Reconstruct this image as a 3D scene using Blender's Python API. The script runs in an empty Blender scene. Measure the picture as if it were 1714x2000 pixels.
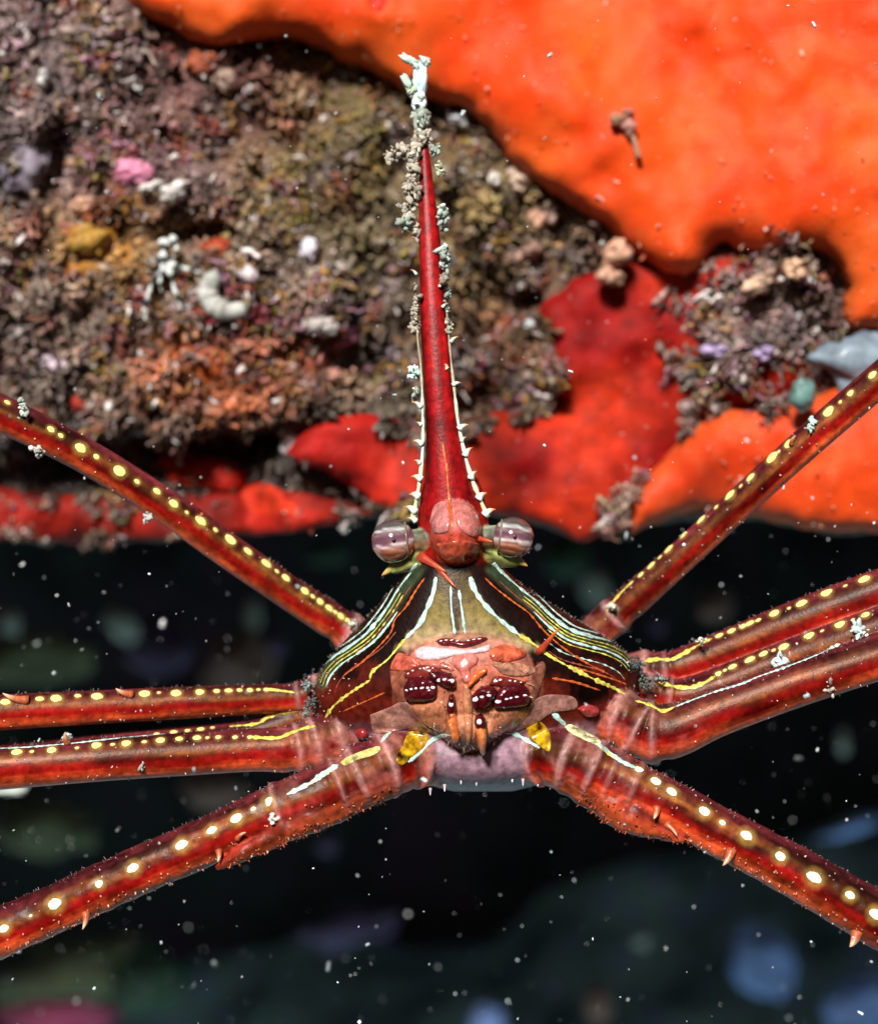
import bpy, bmesh, math, random
import numpy as np
from mathutils import Vector, Matrix
from mathutils.bvhtree import BVHTree
from mathutils.kdtree import KDTree
from mathutils import geometry as mgeo

scene = bpy.context.scene
scene.unit_settings.system = 'METRIC'
scene.unit_settings.scale_length = 0.01          # 1 unit = 1 cm: a small animal seen close up

# ---------------------------------------------------------------- camera, sky, sun, exposure
DIST = 20.0
PXU = 171.4                                       # photograph pixels per unit in the plane y = 0
cam_d = bpy.data.cameras.new('camera')
cam_d.sensor_fit = 'HORIZONTAL'; cam_d.sensor_width = 36.0; cam_d.lens = 72.0
cam_d.clip_start = 0.5; cam_d.clip_end = 1000.0
cam_d.dof.use_dof = True; cam_d.dof.focus_distance = DIST - 0.2; cam_d.dof.aperture_fstop = 0.16
cam = bpy.data.objects.new('camera', cam_d); scene.collection.objects.link(cam)
cam.location = (0, -DIST, 0); cam.rotation_euler = (math.radians(90), 0, 0)
scene.camera = cam

SUN_EL, SUN_AZ = math.radians(34), math.radians(-14)   # azimuth measured from behind the camera
world = bpy.data.worlds.new('World'); scene.world = world; world.use_nodes = True
nt = world.node_tree; nt.nodes.clear()
sky = nt.nodes.new('ShaderNodeTexSky'); sky.sky_type = 'NISHITA'; sky.sun_disc = False
sky.sun_elevation = SUN_EL; sky.sun_rotation = math.pi - SUN_AZ
bg = nt.nodes.new('ShaderNodeBackground'); bg.inputs['Strength'].default_value = 0.014
wo = nt.nodes.new('ShaderNodeOutputWorld')
nt.links.new(sky.outputs[0], bg.inputs[0]); nt.links.new(bg.outputs[0], wo.inputs[0])

sun_d = bpy.data.lights.new('sun', 'SUN'); sun_d.energy = 5.0; sun_d.angle = math.radians(11.0)
sun_d.color = (1.0, 0.96, 0.9)
sun = bpy.data.objects.new('sun', sun_d); scene.collection.objects.link(sun)
to_sun = Vector((math.sin(SUN_AZ) * math.cos(SUN_EL), -math.cos(SUN_AZ) * math.cos(SUN_EL), math.sin(SUN_EL)))
sun.rotation_euler = to_sun.to_track_quat('Z', 'Y').to_euler()
sun.location = to_sun * 60

scene.view_settings.view_transform = 'Standard'; scene.view_settings.look = 'None'
scene.view_settings.exposure = 0.5; scene.view_settings.gamma = 1.0
scene.render.engine = 'CYCLES'
scene.cycles.use_denoising = True; scene.cycles.use_adaptive_sampling = True; scene.cycles.adaptive_threshold = 0.02
scene.cycles.max_bounces = 5; scene.cycles.diffuse_bounces = 2; scene.cycles.glossy_bounces = 2
scene.cycles.transmission_bounces = 4; scene.cycles.caustics_reflective = False; scene.cycles.caustics_refractive = False

rng = np.random.default_rng(7); random.seed(7)
COL = scene.collection

# ---------------------------------------------------------------- small library
def P(px, py, y=0.0):
    s = (DIST + y) / DIST / PXU
    return Vector(((px - 857.0) * s, y, (1000.0 - py) * s))
def PN(px, py, y):
    px, py, y = np.broadcast_arrays(np.asarray(px, float), np.asarray(py, float), np.asarray(y, float))
    s = (DIST + y) / DIST / PXU
    return np.stack([(px - 857.0) * s, y, (1000.0 - py) * s], -1)
def to_px(v):
    s = (DIST + v[..., 1]) / DIST / PXU
    return v[..., 0] / s + 857.0, 1000.0 - v[..., 2] / s

def _hash(i, j, k, seed):
    h = (i * 374761393 + j * 668265263 + k * 2147483647 + seed * 974634777) & 0xFFFFFFFF
    h = ((h ^ (h >> 13)) * 1274126177) & 0xFFFFFFFF
    h = ((h ^ (h >> 16)) * 2246822519) & 0xFFFFFFFF
    return ((h ^ (h >> 15)) & 0xFFFFFF) / float(0xFFFFFF)
def vnoise(p, seed=0):
    p = np.asarray(p, float)
    f = np.floor(p); t = p - f; t = t * t * (3 - 2 * t); f = f.astype(np.int64)
    r = 0
    for a in (0, 1):
        for b in (0, 1):
            for c in (0, 1):
                w = (t[..., 0] if a else 1 - t[..., 0]) * (t[..., 1] if b else 1 - t[..., 1]) * (t[..., 2] if c else 1 - t[..., 2])
                r = r + w * _hash(f[..., 0] + a, f[..., 1] + b, f[..., 2] + c, seed)
    return r * 2 - 1
def fbm(p, octv=4, seed=0, gain=0.5):
    p = np.asarray(p, float); a, s = 1.0, 0.0
    for o in range(octv):
        s = s + a * vnoise(p * (2.0 ** o) + 17.3 * o, seed + o); a *= gain
    return s

def mesh_np(name, verts, faces, cols=None, smooth=True):
    """faces: (n,3) or (n,4) array, or list of arrays"""
    me = bpy.data.meshes.new(name)
    verts = np.asarray(verts, np.float32)
    fl = faces if isinstance(faces, list) else [faces]
    fl = [np.asarray(f, np.int32) for f in fl if len(f)]
    me.vertices.add(len(verts)); me.vertices.foreach_set('co', verts.ravel())
    loops = np.concatenate([f.ravel() for f in fl])
    tot = np.concatenate([np.full(len(f), f.shape[1], np.int32) for f in fl])
    start = np.concatenate([[0], np.cumsum(tot)[:-1]]).astype(np.int32)
    me.loops.add(len(loops)); me.loops.foreach_set('vertex_index', loops)
    me.polygons.add(len(tot)); me.polygons.foreach_set('loop_start', start); me.polygons.foreach_set('loop_total', tot)
    me.polygons.foreach_set('use_smooth', np.full(len(tot), smooth))
    me.update(calc_edges=True)
    if cols is not None:
        set_cols(me, cols)
    return me
def set_cols(me, cols):
    a = me.color_attributes.new('Col', 'FLOAT_COLOR', 'POINT')
    c = np.ones((len(me.vertices), 4), np.float32); c[:, :3] = np.clip(cols, 0, 1)
    a.data.foreach_set('color', c.ravel())
def link(name, me, mat=None, parent=None):
    o = bpy.data.objects.new(name, me); COL.objects.link(o)
    if mat is not None and me is not None and not me.materials:
        me.materials.append(mat)
    if parent is not None:
        o.parent = parent
    return o
def face_front(me):
    """one consistent winding, outside towards -y"""
    bm = bmesh.new(); bm.from_mesh(me); bmesh.ops.recalc_face_normals(bm, faces=bm.faces); bm.normal_update()
    if sum(f.normal.y * f.calc_area() for f in bm.faces) > 0: bmesh.ops.reverse_faces(bm, faces=bm.faces)
    bm.to_mesh(me); bm.free()
def tag(o, label=None, cat=None, group=None, kind=None):
    if label: o['label'] = label
    if cat: o['category'] = cat
    if group: o['group'] = group
    if kind: o['kind'] = kind
    return o

def mat_new(name, color=None, rough=0.5, attr=False, noise=0.0, nscale=8.0, bump=0.0, bscale=30.0, coat=0.0, sss=0.0,
            sssr=(0.3, 0.08, 0.04), spec=0.5, speck=None, trans=0.0, mottling=None, pores=None):
    m = bpy.data.materials.new(name); m.use_nodes = True
    n = m.node_tree; b = n.nodes['Principled BSDF']; L = n.links
    b.inputs['Roughness'].default_value = rough
    b.inputs['Specular IOR Level'].default_value = spec
    b.inputs['Coat Weight'].default_value = coat; b.inputs['Coat Roughness'].default_value = 0.12
    if sss:
        b.inputs['Subsurface Weight'].default_value = sss; b.inputs['Subsurface Radius'].default_value = sssr
        b.inputs['Subsurface Scale'].default_value = 0.35
    if trans:
        b.inputs['Transmission Weight'].default_value = trans; b.inputs['IOR'].default_value = 1.2
    tc = n.nodes.new('ShaderNodeTexCoord')
    if attr:
        src = n.nodes.new('ShaderNodeAttribute'); src.attribute_name = 'Col'; col = src.outputs['Color']
    else:
        src = n.nodes.new('ShaderNodeRGB'); src.outputs[0].default_value = (*color, 1); col = src.outputs[0]
    if noise:
        t = n.nodes.new('ShaderNodeTexNoise'); t.inputs['Scale'].default_value = nscale; t.inputs['Detail'].default_value = 6
        L.new(tc.outputs['Object'], t.inputs['Vector'])
        r = n.nodes.new('ShaderNodeMapRange'); r.inputs['From Min'].default_value = 0.3; r.inputs['From Max'].default_value = 0.7
        r.inputs['To Min'].default_value = 1 - noise; r.inputs['To Max'].default_value = 1 + noise
        L.new(t.outputs['Fac'], r.inputs['Value'])
        mx = n.nodes.new('ShaderNodeVectorMath'); mx.operation = 'MULTIPLY'
        L.new(col, mx.inputs[0]); L.new(r.outputs[0], mx.inputs[1]); col = mx.outputs[0]
    if mottling:
        c2, sc, lo, hi = mottling
        t = n.nodes.new('ShaderNodeTexNoise'); t.inputs['Scale'].default_value = sc; t.inputs['Detail'].default_value = 5
        L.new(tc.outputs['Object'], t.inputs['Vector'])
        r = n.nodes.new('ShaderNodeMapRange'); r.inputs['From Min'].default_value = lo; r.inputs['From Max'].default_value = hi
        L.new(t.outputs['Fac'], r.inputs['Value'])
        mx = n.nodes.new('ShaderNodeMix'); mx.data_type = 'RGBA'
        L.new(r.outputs[0], mx.inputs['Factor']); L.new(col, mx.inputs[6]); mx.inputs[7].default_value = (*c2, 1); col = mx.outputs[2]
    if speck:
        sc, amt, c2 = speck
        t = n.nodes.new('ShaderNodeTexVoronoi'); t.inputs['Scale'].default_value = sc
        L.new(tc.outputs['Object'], t.inputs['Vector'])
        r = n.nodes.new('ShaderNodeMapRange'); r.inputs['From Min'].default_value = 0.0; r.inputs['From Max'].default_value = amt
        r.inputs['To Min'].default_value = 1; r.inputs['To Max'].default_value = 0
        L.new(t.outputs['Distance'], r.inputs['Value'])
        mx = n.nodes.new('ShaderNodeMix'); mx.data_type = 'RGBA'
        L.new(r.outputs[0], mx.inputs['Factor']); L.new(col, mx.inputs[6]); mx.inputs[7].default_value = (*c2, 1); col = mx.outputs[2]
    if pores:
        t = n.nodes.new('ShaderNodeTexVoronoi'); t.inputs['Scale'].default_value = pores[0]; t.inputs['Randomness'].default_value = 1
        L.new(tc.outputs['Object'], t.inputs['Vector'])
        r = n.nodes.new('ShaderNodeMapRange'); r.inputs['From Min'].default_value = pores[1] * .4; r.inputs['From Max'].default_value = pores[1]; r.inputs['To Min'].default_value = .62; r.inputs['To Max'].default_value = 1
        L.new(t.outputs['Distance'], r.inputs['Value'])
        mx = n.nodes.new('ShaderNodeVectorMath'); mx.operation = 'MULTIPLY'; L.new(col, mx.inputs[0]); L.new(r.outputs[0], mx.inputs[1]); col = mx.outputs[0]
    L.new(col, b.inputs['Base Color'])
    if bump:
        t = n.nodes.new('ShaderNodeTexNoise'); t.inputs['Scale'].default_value = bscale; t.inputs['Detail'].default_value = 4
        L.new(tc.outputs['Object'], t.inputs['Vector'])
        bp = n.nodes.new('ShaderNodeBump'); bp.inputs['Strength'].default_value = bump; bp.inputs['Distance'].default_value = 0.05
        L.new(t.outputs['Fac'], bp.inputs['Height']); L.new(bp.outputs[0], b.inputs['Normal'])
    return m

def smooth_path(pts, n):
    """Catmull-Rom resample of (k,d) control rows"""
    p = np.asarray(pts, float); k = len(p)
    q = np.vstack([2 * p[0] - p[1], p, 2 * p[-1] - p[-2]])
    d = np.concatenate([[0], np.cumsum(np.linalg.norm(np.diff(p[:, :2], axis=0), axis=1))])
    u = np.linspace(0, d[-1], n); i = np.clip(np.searchsorted(d, u, side='right') - 1, 0, k - 2)
    t = ((u - d[i]) / np.maximum(d[i + 1] - d[i], 1e-9))[:, None]
    a, b, c, e = q[i], q[i + 1], q[i + 2], q[i + 3]
    return 0.5 * (2 * b + (c - a) * t + (2 * a - 5 * b + 4 * c - e) * t ** 2 + (3 * b - a - 3 * c + e) * t ** 3)

def tube_np(C, R, sides=8, up=None, flat=1.0, cap=True):
    """C (n,3) centres, R (n,) radii -> verts, faces; ring angle 0 = up-ish, second axis scaled by flat"""
    n = len(C); T = np.gradient(C, axis=0); T /= np.linalg.norm(T, axis=1)[:, None] + 1e-12
    ref = np.tile(np.array([0, -1.0, 0]) if up is None else np.asarray(up, float), (n, 1)) if up is None or np.ndim(up) == 1 else np.asarray(up, float)
    A = ref - (ref * T).sum(1)[:, None] * T; A /= np.linalg.norm(A, axis=1)[:, None] + 1e-9
    B = np.cross(T, A)
    th = np.arange(sides) / sides * 2 * np.pi
    ring = A[:, None, :] * np.cos(th)[None, :, None] * flat + B[:, None, :] * np.sin(th)[None, :, None]
    V = C[:, None, :] + ring * np.asarray(R)[:, None, None]
    V = V.reshape(-1, 3)
    i = np.arange(n - 1)[:, None] * sides; j = np.arange(sides)[None, :]; j2 = (j + 1) % sides
    F = np.stack([i + j, i + j2, i + sides + j2, i + sides + j], -1).reshape(-1, 4)
    tris = np.zeros((0, 3), int)
    if cap:
        V = np.vstack([V, C[0], C[-1]]); a, b = n * sides, n * sides + 1; e = (n - 1) * sides
        jj = np.arange(sides); kk = (jj + 1) % sides
        tris = np.vstack([np.stack([np.full(sides, a), kk, jj], -1), np.stack([np.full(sides, b), e + jj, e + kk], -1)])
    return V, F, tris

def capsules(A, B, r0, r1, cols):
    """many small knobby segments in one mesh: 10 verts / 16 faces each"""
    A, B = np.asarray(A), np.asarray(B); N = len(A)
    T = B - A; Ln = np.linalg.norm(T, axis=1)[:, None] + 1e-9; T = T / Ln
    ref = rng.normal(size=(N, 3)); U = np.cross(T, ref); U /= np.linalg.norm(U, axis=1)[:, None] + 1e-9; W = np.cross(T, U)
    r0 = np.broadcast_to(r0, (N,))[:, None]; r1 = np.broadcast_to(r1, (N,))[:, None]
    V = np.zeros((N, 10, 3)); V[:, 0] = A; V[:, 9] = B
    for k, (f, r) in enumerate(((0.2, r0), (0.82, r1))):
        for j in range(4):
            a = j * math.pi / 2 + k * 0.5
            V[:, 1 + k * 4 + j] = A + T * Ln * f + (U * math.cos(a) + W * math.sin(a)) * r
    tri, quad = [], []
    for j in range(4):
        k = (j + 1) % 4
        tri += [(0, 1 + k, 1 + j), (9, 5 + j, 5 + k)]; quad += [(1 + j, 1 + k, 5 + k, 5 + j)]
    off = (np.arange(N) * 10)[:, None, None]
    return V.reshape(-1, 3), [(np.array(quad)[None] + off).reshape(-1, 4), (np.array(tri)[None] + off).reshape(-1, 3)], np.repeat(cols, 10, axis=0)

def branches(base, d, L, r, cols, curl=.5, g=None):
    """many short tapered, crooked branchlets in one mesh: 4 rings of 4 and a tip (17 verts, 16 faces) each; returns ring centres too"""
    g = g or rng; N = len(base); pts = [np.asarray(base, float)]; dd = np.asarray(d, float); L = np.broadcast_to(L, (N,)); r = np.broadcast_to(r, (N,))
    for k in range(4):
        pts.append(pts[-1] + dd * (L / 4)[:, None]); dd = dd + g.normal(0, curl, (N, 3)); dd = dd / (np.linalg.norm(dd, axis=1)[:, None] + 1e-9)
    V = np.zeros((N, 10, 3)); V[:, 9] = pts[4]; T = pts[4] - pts[0]; T /= np.linalg.norm(T, axis=1)[:, None] + 1e-9
    ref = g.normal(size=(N, 3)); U = np.cross(T, ref); U /= np.linalg.norm(U, axis=1)[:, None] + 1e-9; W = np.cross(T, U)
    for k, (q, f) in enumerate(((0, .9), (2, 1.0), (3, .95))):
        rr = r * f * g.uniform(.55, 1.5, N)
        for j in range(3):
            a = j * 2 * math.pi / 3 + .4 * k; V[:, k * 3 + j] = pts[q] + (U * math.cos(a) + W * math.sin(a) * .8) * rr[:, None]
    quad, tri = [], []
    for j in range(3):
        m = (j + 1) % 3
        for k in range(2): quad.append((k * 3 + j, k * 3 + m, k * 3 + 3 + m, k * 3 + 3 + j))
        tri.append((6 + j, 6 + m, 9))
    off = (np.arange(N) * 10)[:, None, None]
    tint = np.repeat(np.array([.7, .95, 1.15, 1.35]), (3, 3, 3, 1))
    cc = (np.asarray(cols)[:, None, :] * tint[None, :, None]).reshape(-1, 3)
    return V.reshape(-1, 3), [(np.array(quad)[None] + off).reshape(-1, 4), (np.array(tri)[None] + off).reshape(-1, 3)], cc, pts

def ball_np(nu=12, nv=8):
    V = [(0, 0, 1)]
    for i in range(1, nv):
        a = math.pi * i / nv
        for j in range(nu):
            b = 2 * math.pi * j / nu
            V.append((math.sin(a) * math.cos(b), math.sin(a) * math.sin(b), math.cos(a)))
    V.append((0, 0, -1)); Q, T = [], []
    for j in range(nu):
        k = (j + 1) % nu
        T.append((0, 1 + j, 1 + k)); e = 1 + (nv - 2) * nu; T.append((len(V) - 1, e + k, e + j))
        for i in range(nv - 2):
            s = 1 + i * nu; Q.append((s + j, s + nu + j, s + nu + k, s + k))
    return np.array(V, float), np.array(Q), np.array(T)

def lump(name, c, rad, mat, parent=None, seed=0, rough=0.25, freq=1.6, nu=20, nv=14, rot=0.0, cols=None):
    """an uneven rounded lump: centre c, radii (x,y,z) in units, rotated by rot about the view axis"""
    V, Q, T = ball_np(nu, nv)
    n = fbm(V * freq + seed * 3.7, 3, seed)[:, None]
    V = V * (1 + rough * n) * np.asarray(rad)
    ca, sa = math.cos(rot), math.sin(rot)
    V = np.stack([V[:, 0] * ca - V[:, 2] * sa, V[:, 1], V[:, 0] * sa + V[:, 2] * ca], -1)
    me = mesh_np(name, V, [Q, T], cols)
    o = link(name, me, mat, parent); o.location = c
    return o

# ---------------------------------------------------------------- materials
M = {}
M['rock'] = mat_new('rock_turf_base', rough=0.8, attr=True, noise=0.5, nscale=9, bump=1.0, bscale=9, spec=0.2)
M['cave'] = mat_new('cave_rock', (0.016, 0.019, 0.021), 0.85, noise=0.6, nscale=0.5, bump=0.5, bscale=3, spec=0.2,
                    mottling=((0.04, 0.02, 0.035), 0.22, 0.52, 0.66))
M['silt'] = mat_new('silty_seabed', (0.25, 0.41, 0.42), 0.9, noise=0.7, nscale=0.45, bump=0.5, bscale=3, spec=0.1, mottling=((0.22, 0.30, 0.70), 0.9, 0.55, 0.70))
M['turf'] = mat_new('algal_turf', rough=0.42, attr=True, spec=0.4, noise=.3, nscale=24)
M['orange'] = mat_new('orange_sponge', rough=0.6, attr=True, noise=0.14, nscale=2.6, bump=0.22, bscale=20, spec=0.2, pores=(19.0, .16),
                      speck=(5.5, 0.075, (0.95, 0.32, 0.16)), mottling=((.66, .13, .035), 2.2, .54, 1.0))
M['red'] = mat_new('red_sponge', rough=0.7, attr=True, noise=0.40, nscale=3.4, bump=0.35, bscale=16, spec=0.2, pores=(12.0, .15), speck=(6.5, 0.07, (0.62, 0.14, 0.10)))
M['shell'] = mat_new('crab_shell', rough=0.36, attr=True, noise=0.42, nscale=13, bump=0.10, bscale=30, coat=0.0, spec=0.13)
M['cream'] = mat_new('cream_spot', (0.86, 0.72, 0.24), 0.3, noise=0.1, nscale=30, coat=0.05, spec=.2)
M['white'] = mat_new('white_spot', (0.9, 0.86, 0.62), 0.3, noise=0.06, nscale=30, coat=0.05, spec=.2)
M['pearl'] = mat_new('pearl_stripe', (0.44, 0.68, 0.60), 0.28, noise=0.5, nscale=18, coat=0.5)
M['yellow'] = mat_new('yellow_stripe', (0.58, 0.50, 0.09), 0.3, noise=0.5, nscale=20, coat=0.05, spec=.2)
M['rust'] = mat_new('rust_stripe', (0.45, 0.09, 0.02), 0.35, noise=0.4, nscale=30, coat=0.05, spec=.2)
M['rustdim'] = mat_new('dim_rust_stripe', (0.25, 0.05, 0.03), 0.4, noise=0.4, nscale=30)
M['paint'] = mat_new('vertex_tinted_shell', rough=0.3, attr=True, noise=0.25, nscale=20, spec=.25, coat=0.15, bump=0.1, bscale=60)
M['detritus'] = mat_new('pale_detritus', rough=0.7, attr=True, spec=0.3)
M['snow'] = mat_new('marine_snow_flake', rough=0.5, attr=True, spec=0.5)

# ---------------------------------------------------------------- the setting: rock ledge, cave behind and below it
EDGE = np.array([(-1500, 1040), (-300, 1045), (0, 1052), (150, 1060), (300, 1052), (450, 1045), (600, 1030), (700, 1008), (830, 1000), (960, 1003), (1060, 1030),
                 (1135, 1056), (1240, 1040), (1330, 1012), (1450, 1015), (1560, 1035), (1714, 1045), (3300, 1060)], float)
DENTS = [(470, 862, 150, 28, 0.9), (130, 260, 30, 70, 0.45), (395, 455, 50, 26, 0.5), (1090, 790, 60, 24, 0.45), (700, 700, 60, 60, 0.35),
         (570, 960, 180, 60, 0.55), (940, 560, 40, 130, 0.35), (1400, 470, 60, 25, 0.3), (250, 900, 200, 40, 0.4), (180, 590, 40, 40, 0.3)]
DENTS += [(x, y, r, r * a, d) for x, y, r, a, d in zip(np.random.default_rng(3).uniform(-60, 1250, 46), np.random.default_rng(4).uniform(60, 820, 46), np.random.default_rng(5).uniform(12, 34, 46), np.random.default_rng(6).uniform(.6, 1.6, 46), np.random.default_rng(8).uniform(.15, .4, 46))]
def edge_y(px):
    return np.interp(px, EDGE[:, 0], EDGE[:, 1]) + 10 * vnoise(np.stack([np.asarray(px, float) / 45, np.zeros_like(px, float), np.zeros_like(px, float)], -1), 5)
def wall_y(px, py):
    px, py = np.broadcast_arrays(np.asarray(px, float), np.asarray(py, float))
    q = np.stack([px, py, np.zeros_like(px)], -1)
    y = 4.2 + 0.55 * fbm(q / 420, 2, 11) + 0.24 * fbm(q / 120, 2, 23) + 0.09 * fbm(q / 38, 2, 31)
    for cx, cy, rx, ry, d in DENTS:
        y = y + d * np.exp(-((px - cx) / rx) ** 2 - ((py - cy) / ry) ** 2)
    st = lambda t: np.clip(t, 0, 1) ** 2 * (3 - 2 * np.clip(t, 0, 1))
    y = y + 1.1 * st((py - 835) / 45) * st((585 - px) / 110)
    return y

# turf and rock crust colours, patch by patch; dark lower-left entries paint shade
PATCH = [(60, 250, 170, 330, (.23, .17, .17)), (330, 190, 190, 120, (.19, .10, .09)), (480, 180, 110, 80, (.20, .07, .07)), (640, 330, 140, 220, (.17, .125, .03)),
         (300, 300, 130, 70, (.24, .15, .15)), (700, 480, 90, 120, (.14, .12, .07)), (190, 470, 120, 90, (.30, .15, .02)), (250, 395, 70, 50, (.34, .12, .03)),
         (80, 640, 130, 120, (.20, .15, .12)), (380, 740, 110, 110, (.36, .10, .03)), (600, 580, 150, 110, (.26, .17, .16)), (570, 720, 110, 60, (.38, .10, .05)),
         (700, 740, 90, 90, (.12, .12, .085)), (960, 430, 130, 150, (.17, .125, .05)), (1000, 640, 130, 130, (.17, .085, .045)), (1150, 520, 90, 70, (.24, .14, .10)),
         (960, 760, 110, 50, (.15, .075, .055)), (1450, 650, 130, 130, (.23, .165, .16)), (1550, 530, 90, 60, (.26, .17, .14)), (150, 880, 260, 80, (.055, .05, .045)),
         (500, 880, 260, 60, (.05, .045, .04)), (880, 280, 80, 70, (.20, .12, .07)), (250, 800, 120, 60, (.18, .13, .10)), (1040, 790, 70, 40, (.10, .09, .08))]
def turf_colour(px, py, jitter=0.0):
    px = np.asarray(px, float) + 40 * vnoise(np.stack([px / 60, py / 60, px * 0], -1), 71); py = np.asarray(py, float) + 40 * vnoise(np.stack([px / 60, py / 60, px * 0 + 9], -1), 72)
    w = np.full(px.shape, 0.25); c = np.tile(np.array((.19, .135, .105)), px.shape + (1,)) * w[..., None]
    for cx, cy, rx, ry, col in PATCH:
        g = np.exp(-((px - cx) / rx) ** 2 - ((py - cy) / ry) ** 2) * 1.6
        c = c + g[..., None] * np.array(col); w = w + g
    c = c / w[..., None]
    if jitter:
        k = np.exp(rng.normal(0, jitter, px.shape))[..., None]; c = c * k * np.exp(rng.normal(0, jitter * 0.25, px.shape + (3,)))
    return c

def build_ledge():
    px = np.concatenate([np.linspace(-2600, -160, 20), np.arange(-120, 1840, 8.0), np.linspace(1880, 4300, 20)])
    e = edge_y(px); rows = []
    for py in np.concatenate([np.linspace(-2300, -140, 16), np.linspace(-100, 1, 14)]):
        y = wall_y(px, np.full_like(px, py)); rows.append(PN(px, py, y))
    for t in np.linspace(0.01, 1, 125):
        py = t * (e - 46); rows.append(PN(px, py, wall_y(px, py)))
    base = wall_y(px, e - 46)
    for a in np.linspace(0.15, 1, 12):
        py = e - 46 + 46 * np.sin(a * math.pi / 2); y = base + 0.55 * (1 - np.cos(a * math.pi / 2)); rows.append(PN(px, py, y))
    last = rows[-1]
    for d in (0.5, 1.2, 2.5, 4.5, 8, 13, 20, 27, 36):
        r = last.copy(); r[:, 1] += d; r[:, 2] += 0.10 * d + 0.25 * fbm(np.stack([px / 200, px * 0 + d, px * 0], -1), 2, 3); rows.append(r)
    n, m = len(rows), len(px); V = np.concatenate(rows)
    i = np.arange(n - 1)[:, None] * m; j = np.arange(m - 1)[None, :]
    F = np.stack([i + j, i + m + j, i + m + j + 1, i + j + 1], -1).reshape(-1, 4)
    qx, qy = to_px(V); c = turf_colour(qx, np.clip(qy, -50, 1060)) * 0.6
    o = link('rock_ledge', mesh_np('rock_ledge', V, F, c), M['rock']); tag(o, kind='structure')
build_ledge()

def sheet(name, prof, mat, tilt, seed, amp):
    prof = smooth_path(prof, 60); xs = np.linspace(-45, 45, 120); rows = []
    for y, z in prof:
        q = np.stack([xs, np.full_like(xs, y), np.full_like(xs, z)], -1); d = amp * fbm(q / 5.0, 4, seed)
        rows.append(np.stack([xs, y - d * 0.6, z + d * 0.7 + tilt * xs], -1))
    n, m = len(rows), len(xs); V = np.concatenate(rows)
    i = np.arange(n - 1)[:, None] * m; j = np.arange(m - 1)[None, :]
    F = np.stack([i + j, i + j + 1, i + m + j + 1, i + m + j], -1).reshape(-1, 4)
    tag(link(name, mesh_np(name, V, F), mat), kind='structure')
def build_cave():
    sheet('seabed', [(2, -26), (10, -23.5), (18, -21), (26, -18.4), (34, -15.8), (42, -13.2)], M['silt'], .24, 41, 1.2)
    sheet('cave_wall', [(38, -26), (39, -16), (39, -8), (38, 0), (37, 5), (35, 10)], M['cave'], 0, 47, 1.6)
build_cave()

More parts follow.
